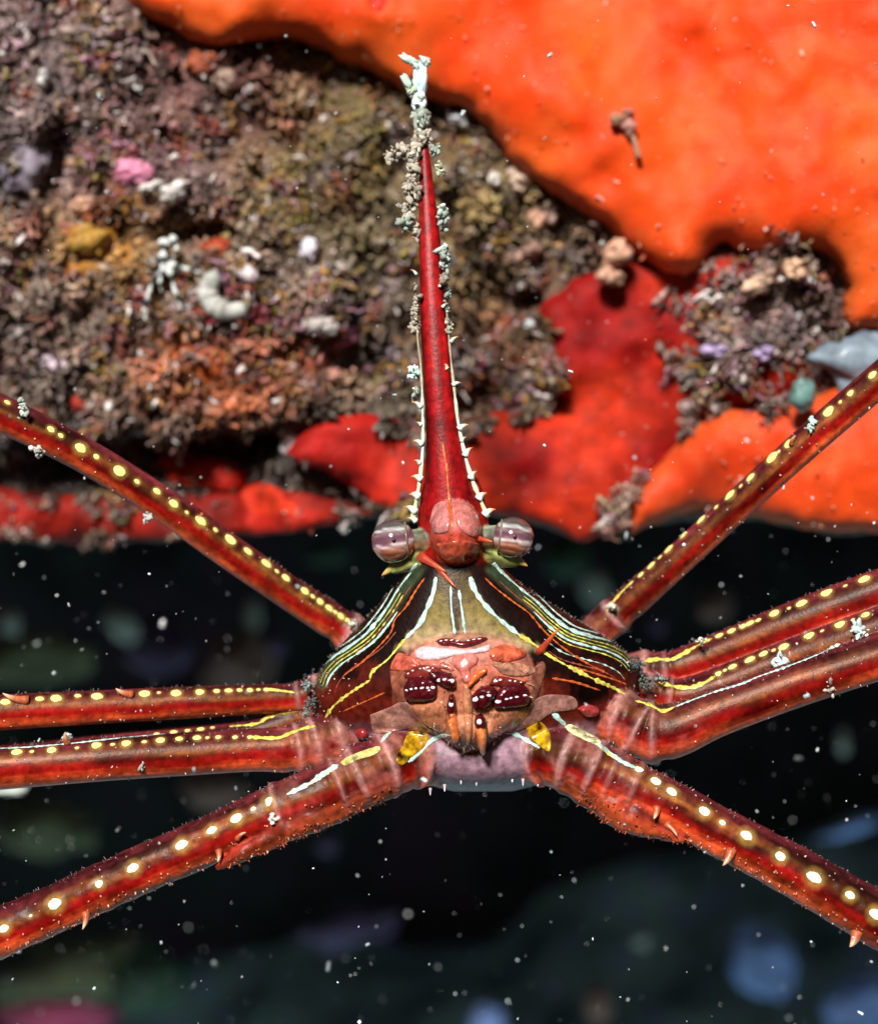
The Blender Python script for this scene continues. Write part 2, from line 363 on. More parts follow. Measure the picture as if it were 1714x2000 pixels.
# ---------------------------------------------------------------- sponges growing on the ledge
def sponge(name, label, outline, thick, soft, color, color2, mat, step=13, base_off=0.0, seed=1, bulge=0.12, rim=None, group=None, feats=(), flush=.4):
    """an encrusting sheet: outline in photograph pixels on the rock face, thickness growing inwards from a rounded rim"""
    pts = smooth_path(np.array(outline + [outline[0]], float), max(40, int(sum(math.dist(a, b) for a, b in zip(outline, outline[1:] + outline[:1])) / step)))[:-1]
    w = np.stack([pts[:, 0], pts[:, 1], np.zeros(len(pts))], -1)
    pts = pts + 5 * np.stack([vnoise(w / 28, seed), vnoise(w / 28, seed + 50)], -1)
    x0, y0 = pts.min(0); x1, y1 = pts.max(0)
    gx, gy = np.meshgrid(np.arange(x0, x1, step), np.arange(y0, y1, step)); g = np.stack([gx.ravel(), gy.ravel()], -1)
    g = g + rng.uniform(-.25, .25, g.shape) * step
    a, b = pts, np.roll(pts, -1, axis=0)
    def sdist(q):
        d = np.full(len(q), 1e9); ins = np.zeros(len(q), bool)
        for (ax, ay), (bx, by) in zip(a, b):
            ex, ey = bx - ax, by - ay; L2 = ex * ex + ey * ey + 1e-9
            t = np.clip(((q[:, 0] - ax) * ex + (q[:, 1] - ay) * ey) / L2, 0, 1)
            d = np.minimum(d, np.hypot(q[:, 0] - ax - t * ex, q[:, 1] - ay - t * ey))
            c = ((ay > q[:, 1]) != (by > q[:, 1])); c &= q[:, 0] < (ex * (q[:, 1] - ay) / (ey if abs(ey) > 1e-9 else 1e-9) + ax); ins ^= c
        return d, ins
    d, ins = sdist(g); g = g[ins & (d > step * .35)]
    # extra rows close to the rim so that it rounds over
    nrm = np.roll(pts, -1, axis=0) - np.roll(pts, 1, axis=0); nrm = np.stack([-nrm[:, 1], nrm[:, 0]], -1); nrm /= np.linalg.norm(nrm, axis=1)[:, None] + 1e-9
    if sdist(pts[:6] + nrm[:6] * 2)[1].mean() < .5: nrm = -nrm
    n = len(pts); allp = np.vstack([pts, g])
    vv, ee, ff, *_ = mgeo.delaunay_2d_cdt([Vector(p) for p in allp], [], [list(range(n))], 1, 1e-4)
    q = np.array([tuple(v) for v in vv]); d, _ = sdist(q); d[d < 1e-3] = 0
    q3 = np.stack([q[:, 0], q[:, 1], np.zeros(len(q))], -1)
    h = thick * np.sqrt(np.clip(1 - np.exp(-d / soft), 0, 1)) * (1 + bulge * 2 * fbm(q3 / 150, 2, seed + 3)) + bulge * 0.12 * fbm(q3 / 45, 2, seed + 5) * np.clip(d / soft, 0, 1)
    for fx, fy, fr, fh in feats:
        h = h + fh * np.exp(-((q[:, 0] - fx) ** 2 + (q[:, 1] - fy) ** 2) / fr ** 2)
    wy = wall_y(q[:, 0], q[:, 1])
    lowy = 4.2 + 0.55 * fbm(q3 / 420, 2, 11)
    y = lowy * (1 - flush) + wy * flush - 0.12 - h + base_off
    V = PN(q[:, 0], q[:, 1], y)
    t = np.clip(0.5 + 0.9 * fbm(q3 / 130, 3, seed + 9), 0, 1)[:, None]
    c = np.array(color) * (1 - t) + np.array(color2) * t
    if rim is not None:
        k = np.exp(-d / 26.0)[:, None] * .8; c = c * (1 - k) + np.array(rim) * k
    # skirt: the rim goes back into the rock
    bidx = [int(np.argmin(((q - p) ** 2).sum(1))) for p in pts]
    sk = []
    for kk, inset in ((0.16, 5.0), (0.7, 22.0)):
        s = pts + nrm * inset; sk.append(PN(s[:, 0], s[:, 1], y[bidx] + kk))
    nb, nq = len(pts), len(q)
    V = np.vstack([V] + sk); c = np.vstack([c, c[bidx], c[bidx]])
    tri = np.array([f for f in ff if len(f) == 3]); 
    bi = np.array(bidx); k = np.arange(nb); k2 = (k + 1) % nb
    Q1 = np.stack([bi[k], bi[k2], nq + k2, nq + k], -1); Q2 = np.stack([nq + k, nq + k2, nq + nb + k2, nq + nb + k], -1)
    me = mesh_np(name, V, [Q1, Q2, tri], c); face_front(me)
    o = link(name, me, mat); tag(o, label, 'sponge', group)
    me_y = dict(q=q, y=y)
    return o, me_y

BIG = [(225, -60), (250, -5), (285, 35), (345, 62), (400, 90), (450, 94), (520, 76), (575, 76), (640, 105), (720, 140), (790, 177), (850, 200), (905, 208), (945, 248),
       (985, 302), (1035, 352), (1110, 398), (1180, 442), (1228, 488), (1275, 520), (1308, 540), (1340, 545), (1368, 528), (1388, 492), (1412, 474), (1445, 490),
       (1520, 490), (1572, 482), (1622, 506), (1648, 545), (1640, 590), (1650, 640), (1700, 655), (1800, 640), (1850, 400), (1850, -60), (1500, -90), (800, -90)]
big_sponge, BIGS = sponge('orange_sponge', 'large bright orange encrusting sponge spreading over the top of the rock', BIG, 0.75, 30, (.70, .044, .002), (.64, .074, .005), M['orange'], 14,
       seed=3, rim=(.66, .15, .035), bulge=.08, feats=((1100, 170, 90, .15), (1330, 490, 50, .18), (1240, 370, 90, .15), (1500, 150, 120, .12), (735, 10, 38, .16), (735, 5, 16, -.3)))
RED = [(1205, 510), (1300, 500), (1420, 480), (1490, 530), (1530, 640), (1580, 740), (1480, 800), (1390, 850), (1300, 930), (1240, 985), (1190, 1030), (1135, 1055), (1060, 1024), (960, 998), (890, 1000), (810, 1000),
       (790, 920), (830, 850), (900, 815), (1010, 800), (1080, 770), (1050, 700), (1050, 610), (1110, 555)]
red_sponge, _ = sponge('red_sponge', 'deep red sponge in the hollow below the big orange sponge, beside the rostrum', RED, 0.36, 40, (.22, .0022, .0012), (.42, .022, .004), M['red'], 12, seed=21, bulge=.30, base_off=.10)
LOWR = [(1232, 1046), (1226, 1000), (1250, 945), (1305, 880), (1360, 825), (1430, 792), (1530, 788), (1600, 770), (1650, 735), (1760, 700), (1850, 800), (1830, 1040), (1720, 1040), (1600, 1036),
        (1480, 1012), (1370, 998), (1300, 1015)]
lowr, _ = sponge('orange_sponge', 'smooth orange sponge on the lower rock edge, crossed by the upper leg on that side', LOWR, 0.65, 32, (.70, .055, .005), (.58, .035, .006), M['orange'], 13, seed=31, rim=(.50, .09, .02), base_off=-.05)
LEFTR = [(555, 885), (600, 838), (660, 812), (740, 806), (800, 830), (835, 850), (840, 940), (820, 1000), (760, 1004), (700, 965), (640, 925), (585, 905)]
sponge('red_sponge', 'scarlet sponge with a pointed tip, left of the lower rostrum', LEFTR, 0.42, 30, (.42, .020, .008), (.30, .006, .003), M['red'], 11, seed=41, base_off=-.05)
sponge('red_sponge', 'dark red sponge lobe under the shaded ledge, above the upper left leg', [(300, 900), (345, 868), (420, 880), (470, 905), (475, 950), (410, 962), (340, 945)], 0.22, 18, (.45, .02, .005), (.42, .015, .006), M['red'], 10, seed=51, base_off=.05, flush=1)
sponge('red_sponge', 'small glowing red sponge bump at the ledge lip', [(455, 985), (490, 945), (530, 950), (580, 975), (600, 1010), (540, 1022), (480, 1015)], 0.2, 16, (.48, .03, .008), (.40, .02, .006), M['red'], 9, seed=57, flush=1)
LIP = [(-80, 962), (40, 950), (150, 968), (300, 962), (430, 962), (560, 958), (690, 985), (720, 1004), (600, 1036), (450, 1048), (300, 1056), (150, 1062), (40, 1054), (-80, 1054)]
sponge('red_sponge', 'long dim red sponge crust along the lower left lip of the ledge', LIP, 0.22, 20, (.30, .011, .004), (.16, .007, .004), M['red'], 11, seed=61, flush=1)
sponge('orange_sponge', 'rusty orange sponge patch low on the left rock face', [(330, 800), (325, 720), (350, 660), (400, 640), (440, 680), (470, 720), (450, 790), (390, 830)], 0.06, 22, (.38, .08, .018), (.34, .05, .015), M['orange'], 9, seed=67, flush=1, base_off=.13)
sponge('orange_sponge', 'salmon orange sponge patch beside the middle of the rostrum', [(470, 735), (490, 690), (560, 675), (630, 690), (650, 740), (600, 790), (530, 790)], 0.06, 22, (.38, .07, .03), (.38, .06, .02), M['orange'], 9, seed=71, flush=1, base_off=.13)
sponge('orange_sponge', 'ochre yellow sponge crust on the left rock face', [(110, 500), (140, 440), (200, 430), (255, 470), (245, 530), (180, 560), (125, 550)], 0.05, 20, (.32, .15, .02), (.30, .12, .015), M['orange'], 9, seed=77, flush=1, base_off=.13)
sponge('red_sponge', 'tiny brick red sponge below the turf on the left', [(110, 790), (130, 768), (165, 780), (185, 805), (150, 818), (118, 812)], 0.14, 12, (.36, .035, .02), (.30, .03, .02), M['red'], 7, seed=81, flush=1, base_off=.13)

def silt_specks(owner, n, cols, size, seed):
    me = owner.data; nv = len(me.vertices); co = np.zeros(nv * 3, np.float32); me.vertices.foreach_get('co', co); co = co.reshape(-1, 3); no = np.zeros(nv * 3, np.float32); me.vertices.foreach_get('normal', no); no = no.reshape(-1, 3)
    g = np.random.default_rng(seed); x, y = to_px(co); ok = np.nonzero((x > 0) & (x < 1714) & (y > 0) & (no[:, 1] < -.3))[0]; i = g.choice(ok, n); p = co[i] + g.normal(0, .05, (n, 3)) * np.array((1, .0, 1)); 
    d = g.normal(0, 1, (n, 3)) + np.array((.3, -.4, -1.2)); d /= np.linalg.norm(d, axis=1)[:, None]; r = np.exp(g.normal(math.log(size), .5, n)); c = np.array(cols)[g.integers(0, len(cols), n)]
    V, F, cc, _ = branches(p, d, r * g.uniform(2, 7, n), r, c, .4, g)
    tag(link('silt_specks', mesh_np('silt_specks', V, F, cc), M['turf'], owner), kind='stuff')
silt_specks(big_sponge, 420, [(.80, .34, .20), (.72, .45, .35), (.60, .20, .10), (.55, .14, .06)], .008, 61)
silt_specks(red_sponge, 240, [(.55, .12, .10), (.45, .25, .22), (.40, .06, .04)], .008, 62)
silt_specks(lowr, 140, [(.70, .28, .16), (.60, .38, .30), (.55, .14, .06)], .008, 63)
# ---------------------------------------------------------------- algal turf over the rock face (nobody could count it)
def inside(poly, x, y):
    p = np.array(poly, float); r = np.zeros(x.shape, bool)
    for (ax, ay), (bx, by) in zip(p, np.roll(p, -1, axis=0)):
        c = ((ay > y) != (by > y)); r ^= c & (x < (bx - ax) * (y - ay) / ((by - ay) if abs(by - ay) > 1e-9 else 1e-9) + ax)
    return r
def build_turf():
    N = 118000
    px = rng.uniform(-330, 2030, N); py = rng.uniform(-160, 1060, N)
    keep = py < edge_y(px) - 12
    for poly in (BIG, LOWR): keep &= ~inside(poly, px, py)
    wx = px + 80 * fbm(np.stack([px / 70, py / 70, px * 0], -1), 3, 87); wz = py + 80 * fbm(np.stack([px / 70, py / 70, px * 0 + 5], -1), 3, 88)
    lift = np.zeros(N)
    for poly, h in ((RED, .45), (LEFTR, .5), (LIP, .2)):
        ins = inside(poly, px, py); keep &= ~inside(poly, wx, wz); lift[ins] -= h
    # a tongue of turf crosses the red sponge
    q = np.stack([px / 95, py / 95, px * 0], -1)
    dens = 1.0 + 0.12 * fbm(q, 2, 91) - 0.5 * np.exp(-((px - 480) / 260) ** 2 - ((py - 900) / 70) ** 2) - .35 * np.exp(-((px - 560) / 120) ** 2 - ((py - 725) / 55) ** 2) - .3 * np.exp(-((px - 390) / 60) ** 2 - ((py - 740) / 80) ** 2)
    keep &= rng.random(N) < dens
    px, py = px[keep], py[keep]
    # turf tongue over the red sponge and a fringe hanging at its end
    K = 3600; t = rng.random(K); w = rng.normal(0, 1, K)
    ax = 1600 - 250 * t + w * 36 + rng.normal(0, 14, K); ay = 515 + 225 * t + w * 44 + rng.normal(0, 10, K)
    ok = (ax < 1650) & (fbm(np.stack([ax / 60, ay / 60, ax * 0], -1), 2, 119) > -.25)
    px = np.concatenate([px, ax[ok]]); py = np.concatenate([py, ay[ok]]); lift = np.concatenate([lift[keep], np.full(ok.sum(), -.42)])
    n = len(px); y = wall_y(px, py) + lift
    lob = fbm(np.stack([px / 60, py / 60, px * 0], -1), 3, 97); tall = np.clip(1.0 + .6 * lob, .75, 1.7)
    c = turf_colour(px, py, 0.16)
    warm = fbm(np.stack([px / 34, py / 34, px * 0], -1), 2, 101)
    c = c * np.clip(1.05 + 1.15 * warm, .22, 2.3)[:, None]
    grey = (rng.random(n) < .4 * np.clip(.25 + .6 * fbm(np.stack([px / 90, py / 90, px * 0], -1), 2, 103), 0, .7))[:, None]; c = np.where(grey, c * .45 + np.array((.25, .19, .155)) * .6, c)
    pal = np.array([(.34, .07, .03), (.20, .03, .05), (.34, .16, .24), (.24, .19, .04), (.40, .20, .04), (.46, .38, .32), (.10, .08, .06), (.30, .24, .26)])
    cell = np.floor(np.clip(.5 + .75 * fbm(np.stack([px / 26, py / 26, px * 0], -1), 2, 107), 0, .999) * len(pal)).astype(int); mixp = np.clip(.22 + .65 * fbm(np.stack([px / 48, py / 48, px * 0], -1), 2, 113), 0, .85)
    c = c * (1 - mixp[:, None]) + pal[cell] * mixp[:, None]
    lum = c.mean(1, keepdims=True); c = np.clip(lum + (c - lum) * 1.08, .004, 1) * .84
    br = rng.random(n) < .03; c[br] = np.array((.66, .60, .58)) * rng.uniform(.7, 1.2, (br.sum(), 1))  # sparse tufts coloured near white, painting wet glints
    base = PN(px, py, y + .03 - .12 * np.clip(lob, -.4, 1))
    d0 = np.stack([.7 * fbm(np.stack([px / 40, py / 40, px * 0], -1), 2, 131) + rng.normal(0, .3, n), np.full(n, -.8), -.5 + .6 * fbm(np.stack([px / 40, py / 40, px * 0], -1), 2, 133) + rng.normal(0, .3, n)], -1); d0 /= np.linalg.norm(d0, axis=1)[:, None]
    r = np.exp(rng.normal(math.log(.019), .42, n)) * np.where(rng.random(n) < .08, 1.8, 1); L = np.clip(r * rng.uniform(5, 12, n), .07, .34) * tall
    parts = []
    V, F, cc, pts = branches(base, d0, L, r, c, .55); parts.append((V, F, cc))
    for lv in (1, 2, 3):
        for rep in range(1):
            m = rng.random(n) < .5; k = m.sum()
            e = d0[m] * .6 + rng.normal(0, .7, (k, 3)); e /= np.linalg.norm(e, axis=1)[:, None]
            V, F, cc, _ = branches(pts[lv][m], e, L[m] * rng.uniform(.25, .6, k), r[m] * rng.uniform(.4, .8, k), c[m] * rng.uniform(.8, 1.45, (k, 1)), .6); parts.append((V, F, cc))
    o0 = 0; VV, QQ, TT, CC = [], [], [], []
    for V, F, cc in parts:
        VV.append(V); CC.append(cc); QQ.append(F[0] + o0); TT.append(F[1] + o0); o0 += len(V)
    o = link('algal_turf', mesh_np('algal_turf', np.concatenate(VV), [np.concatenate(QQ), np.concatenate(TT)], np.concatenate(CC)), M['turf'])
    tag(o, 'knobby grey brown and olive algal turf covering the rock face', 'algae', kind='stuff')
build_turf()

# ---------------------------------------------------------------- the crab
crab = bpy.data.objects.new('arrow_crab', None); COL.objects.link(crab); crab.empty_display_size = 0.5
tag(crab, 'red arrow crab with long pointed rostrum and yellow-spotted spindly legs, facing the camera', 'crab')

SRC_V, SRC_F4, SRC_F3, SRC_C = [], [], [], []
def add_shell(V, Q, T, C):
    o = sum(len(v) for v in SRC_V)
    SRC_V.append(np.asarray(V)); SRC_C.append(np.asarray(C))
    if len(Q): SRC_F4.append(np.asarray(Q) + o)
    if len(T): SRC_F3.append(np.asarray(T) + o)
def ramp(t, stops):
    x = [s[0] for s in stops]; c = np.array([s[1] for s in stops])
    return np.stack([np.interp(t, x, c[:, k]) for k in range(3)], -1)

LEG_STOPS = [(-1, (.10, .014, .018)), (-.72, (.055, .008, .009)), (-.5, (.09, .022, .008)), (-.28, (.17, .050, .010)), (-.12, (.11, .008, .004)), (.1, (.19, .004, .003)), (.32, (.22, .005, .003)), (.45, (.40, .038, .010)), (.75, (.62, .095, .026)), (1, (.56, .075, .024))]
def leg(pts, stops=LEG_STOPS, joints=(), bump=0.0, seed=0, flat=1.0, pale=0.0):
    """pts rows: px, py, depth, radius in px. joints: (fraction, width, tint amount)"""
    p = np.array(pts, float)
    L = np.sum(np.linalg.norm(np.diff(p[:, :2], axis=0), axis=1)) / PXU
    s = smooth_path(p, max(30, int(L / .035)))
    C = PN(s[:, 0], s[:, 1], s[:, 2]); R = s[:, 3] / PXU * (DIST + s[:, 2]) / DIST
    f = np.linspace(0, 1, len(R))
    for jf, jw, amt in joints:
        R = R * (1 + .10 * amt * np.exp(-((f - jf) / jw) ** 2) - .10 * amt * np.exp(-((f - jf - jw * 1.8) / jw) ** 2))
    V, Q, T = tube_np(C, R, 32, flat=flat)
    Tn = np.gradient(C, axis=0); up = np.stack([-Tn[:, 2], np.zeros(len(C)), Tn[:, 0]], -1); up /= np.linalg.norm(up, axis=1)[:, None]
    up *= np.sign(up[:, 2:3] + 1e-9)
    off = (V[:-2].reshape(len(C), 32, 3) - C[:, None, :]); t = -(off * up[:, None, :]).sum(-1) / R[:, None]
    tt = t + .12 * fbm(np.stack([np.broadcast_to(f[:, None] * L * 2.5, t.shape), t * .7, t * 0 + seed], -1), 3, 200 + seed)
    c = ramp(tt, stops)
    mott = fbm(V[:-2].reshape(len(C), 32, 3) * 5, 3, 210 + seed)[..., None]
    ang = np.arange(32)[None, :] / 32 * 2 * np.pi + f[:, None] * 0; streak = fbm(np.stack([np.broadcast_to(f[:, None] * L * 1.1, t.shape), np.cos(ang) * 2.4 + seed, np.sin(ang) * 2.4], -1), 3, 230 + seed)[..., None]
    c = c * np.clip(1 + .35 * mott + .8 * streak, .3, 2.4)
    for jf, jw, amt in joints:
        k = (np.exp(-((f - jf) / (jw * .55)) ** 2) * .6 * amt)[:, None, None]; c = c * (1 - k) + np.array((.56, .30, .28)) * k
    if pale:
        k = (np.clip(1.15 - f / pale, 0, 1)[:, None] * np.clip(.15 + 1.1 * fbm(np.stack([np.broadcast_to(f[:, None] * L * 6, t.shape), t * 1.6, t * 0 + seed], -1), 3, 240 + seed), 0, .55))[..., None]; c = c * (1 - k) + np.array((.46, .17, .13)) * k
    if bump:
        V[:-2] += (off / R[:, None, None] * (bump * fbm(V[:-2].reshape(len(C), 32, 3) * 9, 2, 220 + seed))[..., None]).reshape(-1, 3)
    c = c.reshape(-1, 3); add_shell(V, Q, T, np.vstack([c, c[0], c[-1]]))

def interp_poly(poly, py):
    p = np.array(sorted(poly, key=lambda a: a[1]), float); return np.interp(py, p[:, 1], p[:, 0])
IN_L = [(851, 1127), (845, 1161), (831, 1194), (820, 1218), (792, 1247), (771, 1272), (755, 1290), (727, 1312), (722, 1329), (682, 1355), (653, 1378), (635, 1402)]
IN_R = [(918, 1127), (927, 1153), (947, 1182), (980, 1214), (1012, 1239), (1049, 1263), (1074, 1282), (1106, 1300), (1164, 1329), (1196, 1343), (1221, 1357)]

OUT_L = [(814, 1100), (796, 1125), (776, 1153), (759, 1182), (739, 1210), (714, 1239), (682, 1263), (649, 1285), (628, 1308), (619, 1330)]
OUT_R = [(963, 1100), (992, 1129), (1025, 1157), (1049, 1176), (1078, 1204), (1114, 1230), (1155, 1243), (1192, 1253), (1222, 1268), (1236, 1284)]
def shift(poly, dx, dy, a=0, b=None): return [(x + dx, y + dy) for x, y in poly][a:b]
def carapace():
    rows = [(930, 833, 930, .12, .12, .16), (960, 824, 943, .10, .20, .22), (1010, 816, 952, .10, .28, .32), (1060, 816, 960, .12, .33, .42), (1100, 806, 975, .2, .42, .6), (1150, 765, 1032, .32, .60, .9),
            (1200, 722, 1108, .46, .80, 1.2), (1250, 674, 1190, .60, .98, 1.5), (1300, 634, 1243, .70, 1.12, 1.7), (1350, 607, 1257, .76, 1.18, 1.8), (1400, 612, 1252, .78, 1.12, 1.7),
            (1440, 655, 1228, .78, 1.0, 1.5), (1480, 712, 1170, .78, 1.08, 1.2), (1512, 790, 1100, .74, 1.0, .9), (1534, 840, 1045, .70, .75, .5), (1546, 885, 1000, .66, .35, .2)]
    s = smooth_path(np.array([(r[1], r[0], r[2], *r[3:]) for r in rows], float), 190)      # xl, py, xr, ym, df, db
    n, k = len(s), 96; th = np.arange(k) / k * 2 * np.pi
    co, si = np.cos(th)[None], np.sin(th)[None]
    px = (s[:, 0] + s[:, 2])[:, None] / 2 + (s[:, 2] - s[:, 0])[:, None] / 2 * np.sign(co) * np.abs(co) ** .92
    y = s[:, 3][:, None] + np.where(si < 0, s[:, 4][:, None], s[:, 5][:, None]) * np.sign(si) * np.abs(si) ** .85
    py = np.broadcast_to(s[:, 1][:, None], px.shape)
    V = PN(px, py, y).reshape(-1, 3)
    i = np.arange(n - 1)[:, None] * k; j = np.arange(k)[None]; j2 = (j + 1) % k
    Q = np.stack([i + j, i + k + j, i + k + j2, i + j2], -1).reshape(-1, 4)
    V = np.vstack([V, V[:k].mean(0), V[(n - 1) * k:n * k].mean(0)]); jj = np.arange(k); kk = (jj + 1) % k
    T = np.vstack([np.stack([np.full(k, n * k), jj, kk], -1), np.stack([np.full(k, n * k + 1), (n - 1) * k + kk, (n - 1) * k + jj], -1)])
    x, yy = px.ravel(), py.ravel()
    xl, xr = interp_poly(IN_L, yy), interp_poly(IN_R, yy)
    nz = fbm(np.stack([x / 45, yy / 45, x * 0], -1), 3, 301)
    dark = np.array((.008, .0022, .0016)) * (1 + .5 * nz)[:, None]
    red = np.array((.15, .014, .007)); k1 = np.clip((yy - 1300) / 90 + .8 * nz, 0, 1)[:, None] * .6; dark = dark * (1 - k1) + red * k1
    olive = ramp(yy + 20 * nz, [(1125, (.05, .03, .006)), (1170, (.11, .075, .013)), (1215, (.17, .125, .03)), (1250, (.30, .22, .11)), (1290, (.38, .20, .12))])
    ins = np.clip(np.minimum(x - xl, xr - x) / 9 + .5, 0, 1) * (yy > 1118) * np.clip((1275 - yy) / 12, 0, 1)
    c = dark * (1 - ins[:, None]) + olive * ins[:, None]
    strip = np.clip(1 - np.abs(x - (884 + (yy - 1130) * .115)) / 11, 0, 1) * ((yy > 1128) & (yy < 1240)); c = c * (1 - (np.clip(strip * 3, 0, 1) * .9)[:, None]) + np.array((.04, .022, .012)) * (np.clip(strip * 3, 0, 1) * .9)[:, None]
    low = np.clip((yy - 1405) / 40 + .5 * nz, 0, 1)[:, None]; c = c * (1 - low) + np.array((.25, .145, .185)) * low
    def dpoly(poly):
        p = np.array(poly, float); d = np.full(x.shape, 1e9)
        for (ax, ay), (bx, by) in zip(p[:-1], p[1:]):
            ex, ey = bx - ax, by - ay; t = np.clip(((x - ax) * ex + (yy - ay) * ey) / (ex * ex + ey * ey), 0, 1); d = np.minimum(d, np.hypot(x - ax - t * ex, yy - ay - t * ey))
        return d
    fr = np.sin(np.broadcast_to(th[None], px.shape)).ravel() < .1
    kb = (np.clip((15 - np.minimum(dpoly(shift(OUT_L, 8, 6)), dpoly(shift(OUT_R, -4, 10)))) / 8, 0, 1) * fr * np.clip((yy - 1095) / 20, 0, 1))[:, None]
    c = c * (1 - kb * .85) + np.array((.03, .045, .022)) * (1 + .5 * nz)[:, None] * kb * .85
    ros = np.clip((1105 - yy) / 25, 0, 1)[:, None]; c = c * (1 - ros) + np.array((.22, .006, .004)) * ros
    add_shell(V, Q, T, np.vstack([c, c[0], c[-1]]))
carapace()

def ell(cx, cy, y, rx, rz, ry, colf, taper=0.0, nu=64, nv=40, box=1.0):
    V, Q, T = ball_np(nu, nv); q = V.copy(); q[:, 1] = np.sign(q[:, 1]) * np.abs(q[:, 1]) ** box
    w = 1 - taper * np.clip(-q[:, 2], 0, 1) ** 1.5
    px = cx + q[:, 0] * rx * w; py = cy - q[:, 2] * rz
    W = PN(px, py, y + q[:, 1] * ry * (1 - .3 * taper * np.clip(-q[:, 2], 0, 1)))
    add_shell(W, Q, T, colf(px, py))
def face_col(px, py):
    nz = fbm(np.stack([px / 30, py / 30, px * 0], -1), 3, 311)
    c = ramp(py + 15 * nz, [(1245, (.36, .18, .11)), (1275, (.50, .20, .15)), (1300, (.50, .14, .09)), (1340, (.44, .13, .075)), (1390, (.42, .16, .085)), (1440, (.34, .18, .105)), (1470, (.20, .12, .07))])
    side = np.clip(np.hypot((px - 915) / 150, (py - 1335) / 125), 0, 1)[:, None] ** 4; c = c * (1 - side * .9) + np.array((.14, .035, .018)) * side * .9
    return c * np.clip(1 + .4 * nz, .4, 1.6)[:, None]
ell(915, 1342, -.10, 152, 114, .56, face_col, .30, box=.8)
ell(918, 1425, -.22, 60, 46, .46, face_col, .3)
def head_col(px, py):
    nz = fbm(np.stack([px / 22, py / 22, px * 0], -1), 3, 317)
    c = ramp(py + 14 * nz, [(975, (.40, .10, .09)), (1010, (.48, .13, .12)), (1045, (.42, .05, .03)), (1080, (.38, .06, .03)), (1108, (.24, .05, .02))])
    return c * (1 + .3 * nz)[:, None]
ell(890, 1042, -.12, 51, 64, .42, head_col, .0, 48, 32)

ROS = [(884, 1040, 0.02, 60), (880, 1000, 0, 58), (875, 950, 0, 47), (870, 900, 0.02, 40), (864, 830, 0.06, 33.0), (857, 740, 0.12, 30.7), (850, 650, 0.2, 28.8), (844, 560, 0.28, 25.1), (839, 470, 0.38, 21.4), (834, 390, 0.46, 16.7), (830, 320, 0.54, 12.1), (824, 240, 0.62, 9.3), (818, 160, 0.7, 6.5), (815, 120, 0.72, 3.7)]
leg(ROS, [(-1, (.14, .012, .008)), (-.8, (.17, .004, .004)), (0, (.24, .002, .003)), (.8, (.17, .003, .004)), (1, (.14, .012, .008))], seed=1, flat=.62)
STALK = [(0, (.16, .15, .11))] ; STALK = [(-1, (.16, .19, .13)), (-.3, (.07, .07, .05)), (.3, (.12, .06, .03)), (1, (.18, .16, .06))]
leg([(850, 1056, .02, 26), (826, 1056, 0, 25), (800, 1057, -.05, 23), (775, 1058, -.08, 25)], STALK, seed=2)
leg([(925, 1054, .02, 26), (945, 1053, 0, 27), (970, 1051, -.05, 26), (993, 1050, -.08, 26)], STALK, seed=3)
GREEN = [(-1, (.30, .34, .10)), (0, (.20, .22, .06)), (1, (.24, .22, .08))]
leg([(830, 1085, .05, 22), (800, 1095, .0, 20), (775, 1108, -.02, 14), (760, 1115, -.02, 8)], GREEN, seed=4)
leg([(935, 1080, .05, 26), (970, 1085, .0, 24), (1000, 1094, -.02, 16), (1015, 1100, -.02, 8)], GREEN, seed=5)

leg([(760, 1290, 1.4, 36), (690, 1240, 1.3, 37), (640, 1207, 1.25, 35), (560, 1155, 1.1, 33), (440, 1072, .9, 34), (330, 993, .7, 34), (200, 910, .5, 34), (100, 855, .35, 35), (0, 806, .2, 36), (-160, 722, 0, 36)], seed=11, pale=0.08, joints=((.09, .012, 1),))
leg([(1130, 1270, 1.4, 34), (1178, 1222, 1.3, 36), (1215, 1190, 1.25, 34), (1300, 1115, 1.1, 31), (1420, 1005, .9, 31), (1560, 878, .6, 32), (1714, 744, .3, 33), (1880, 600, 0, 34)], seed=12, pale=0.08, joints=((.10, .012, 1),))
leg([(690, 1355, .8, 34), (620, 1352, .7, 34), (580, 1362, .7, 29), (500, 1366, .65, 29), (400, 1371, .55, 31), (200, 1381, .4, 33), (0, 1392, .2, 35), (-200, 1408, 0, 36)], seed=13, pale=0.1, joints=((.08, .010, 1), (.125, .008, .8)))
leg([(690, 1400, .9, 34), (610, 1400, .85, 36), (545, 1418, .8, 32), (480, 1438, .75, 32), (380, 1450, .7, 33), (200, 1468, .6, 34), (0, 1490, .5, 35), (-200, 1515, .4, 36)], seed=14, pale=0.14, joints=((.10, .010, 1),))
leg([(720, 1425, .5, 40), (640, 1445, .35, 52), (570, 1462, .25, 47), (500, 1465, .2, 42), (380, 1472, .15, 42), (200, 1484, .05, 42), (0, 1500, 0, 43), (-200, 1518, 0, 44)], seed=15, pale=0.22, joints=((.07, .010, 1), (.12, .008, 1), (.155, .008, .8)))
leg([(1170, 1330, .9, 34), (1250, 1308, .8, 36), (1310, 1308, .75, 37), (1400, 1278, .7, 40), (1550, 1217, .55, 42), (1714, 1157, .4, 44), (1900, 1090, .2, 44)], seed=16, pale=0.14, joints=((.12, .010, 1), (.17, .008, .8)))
leg([(1170, 1365, .7, 34), (1260, 1352, .6, 36), (1330, 1362, .55, 36), (1420, 1336, .5, 38), (1550, 1285, .4, 40), (1714, 1228, .2, 41), (1900, 1165, 0, 42)], seed=17, pale=0.14, joints=((.13, .010, 1), (.18, .008, .8)))
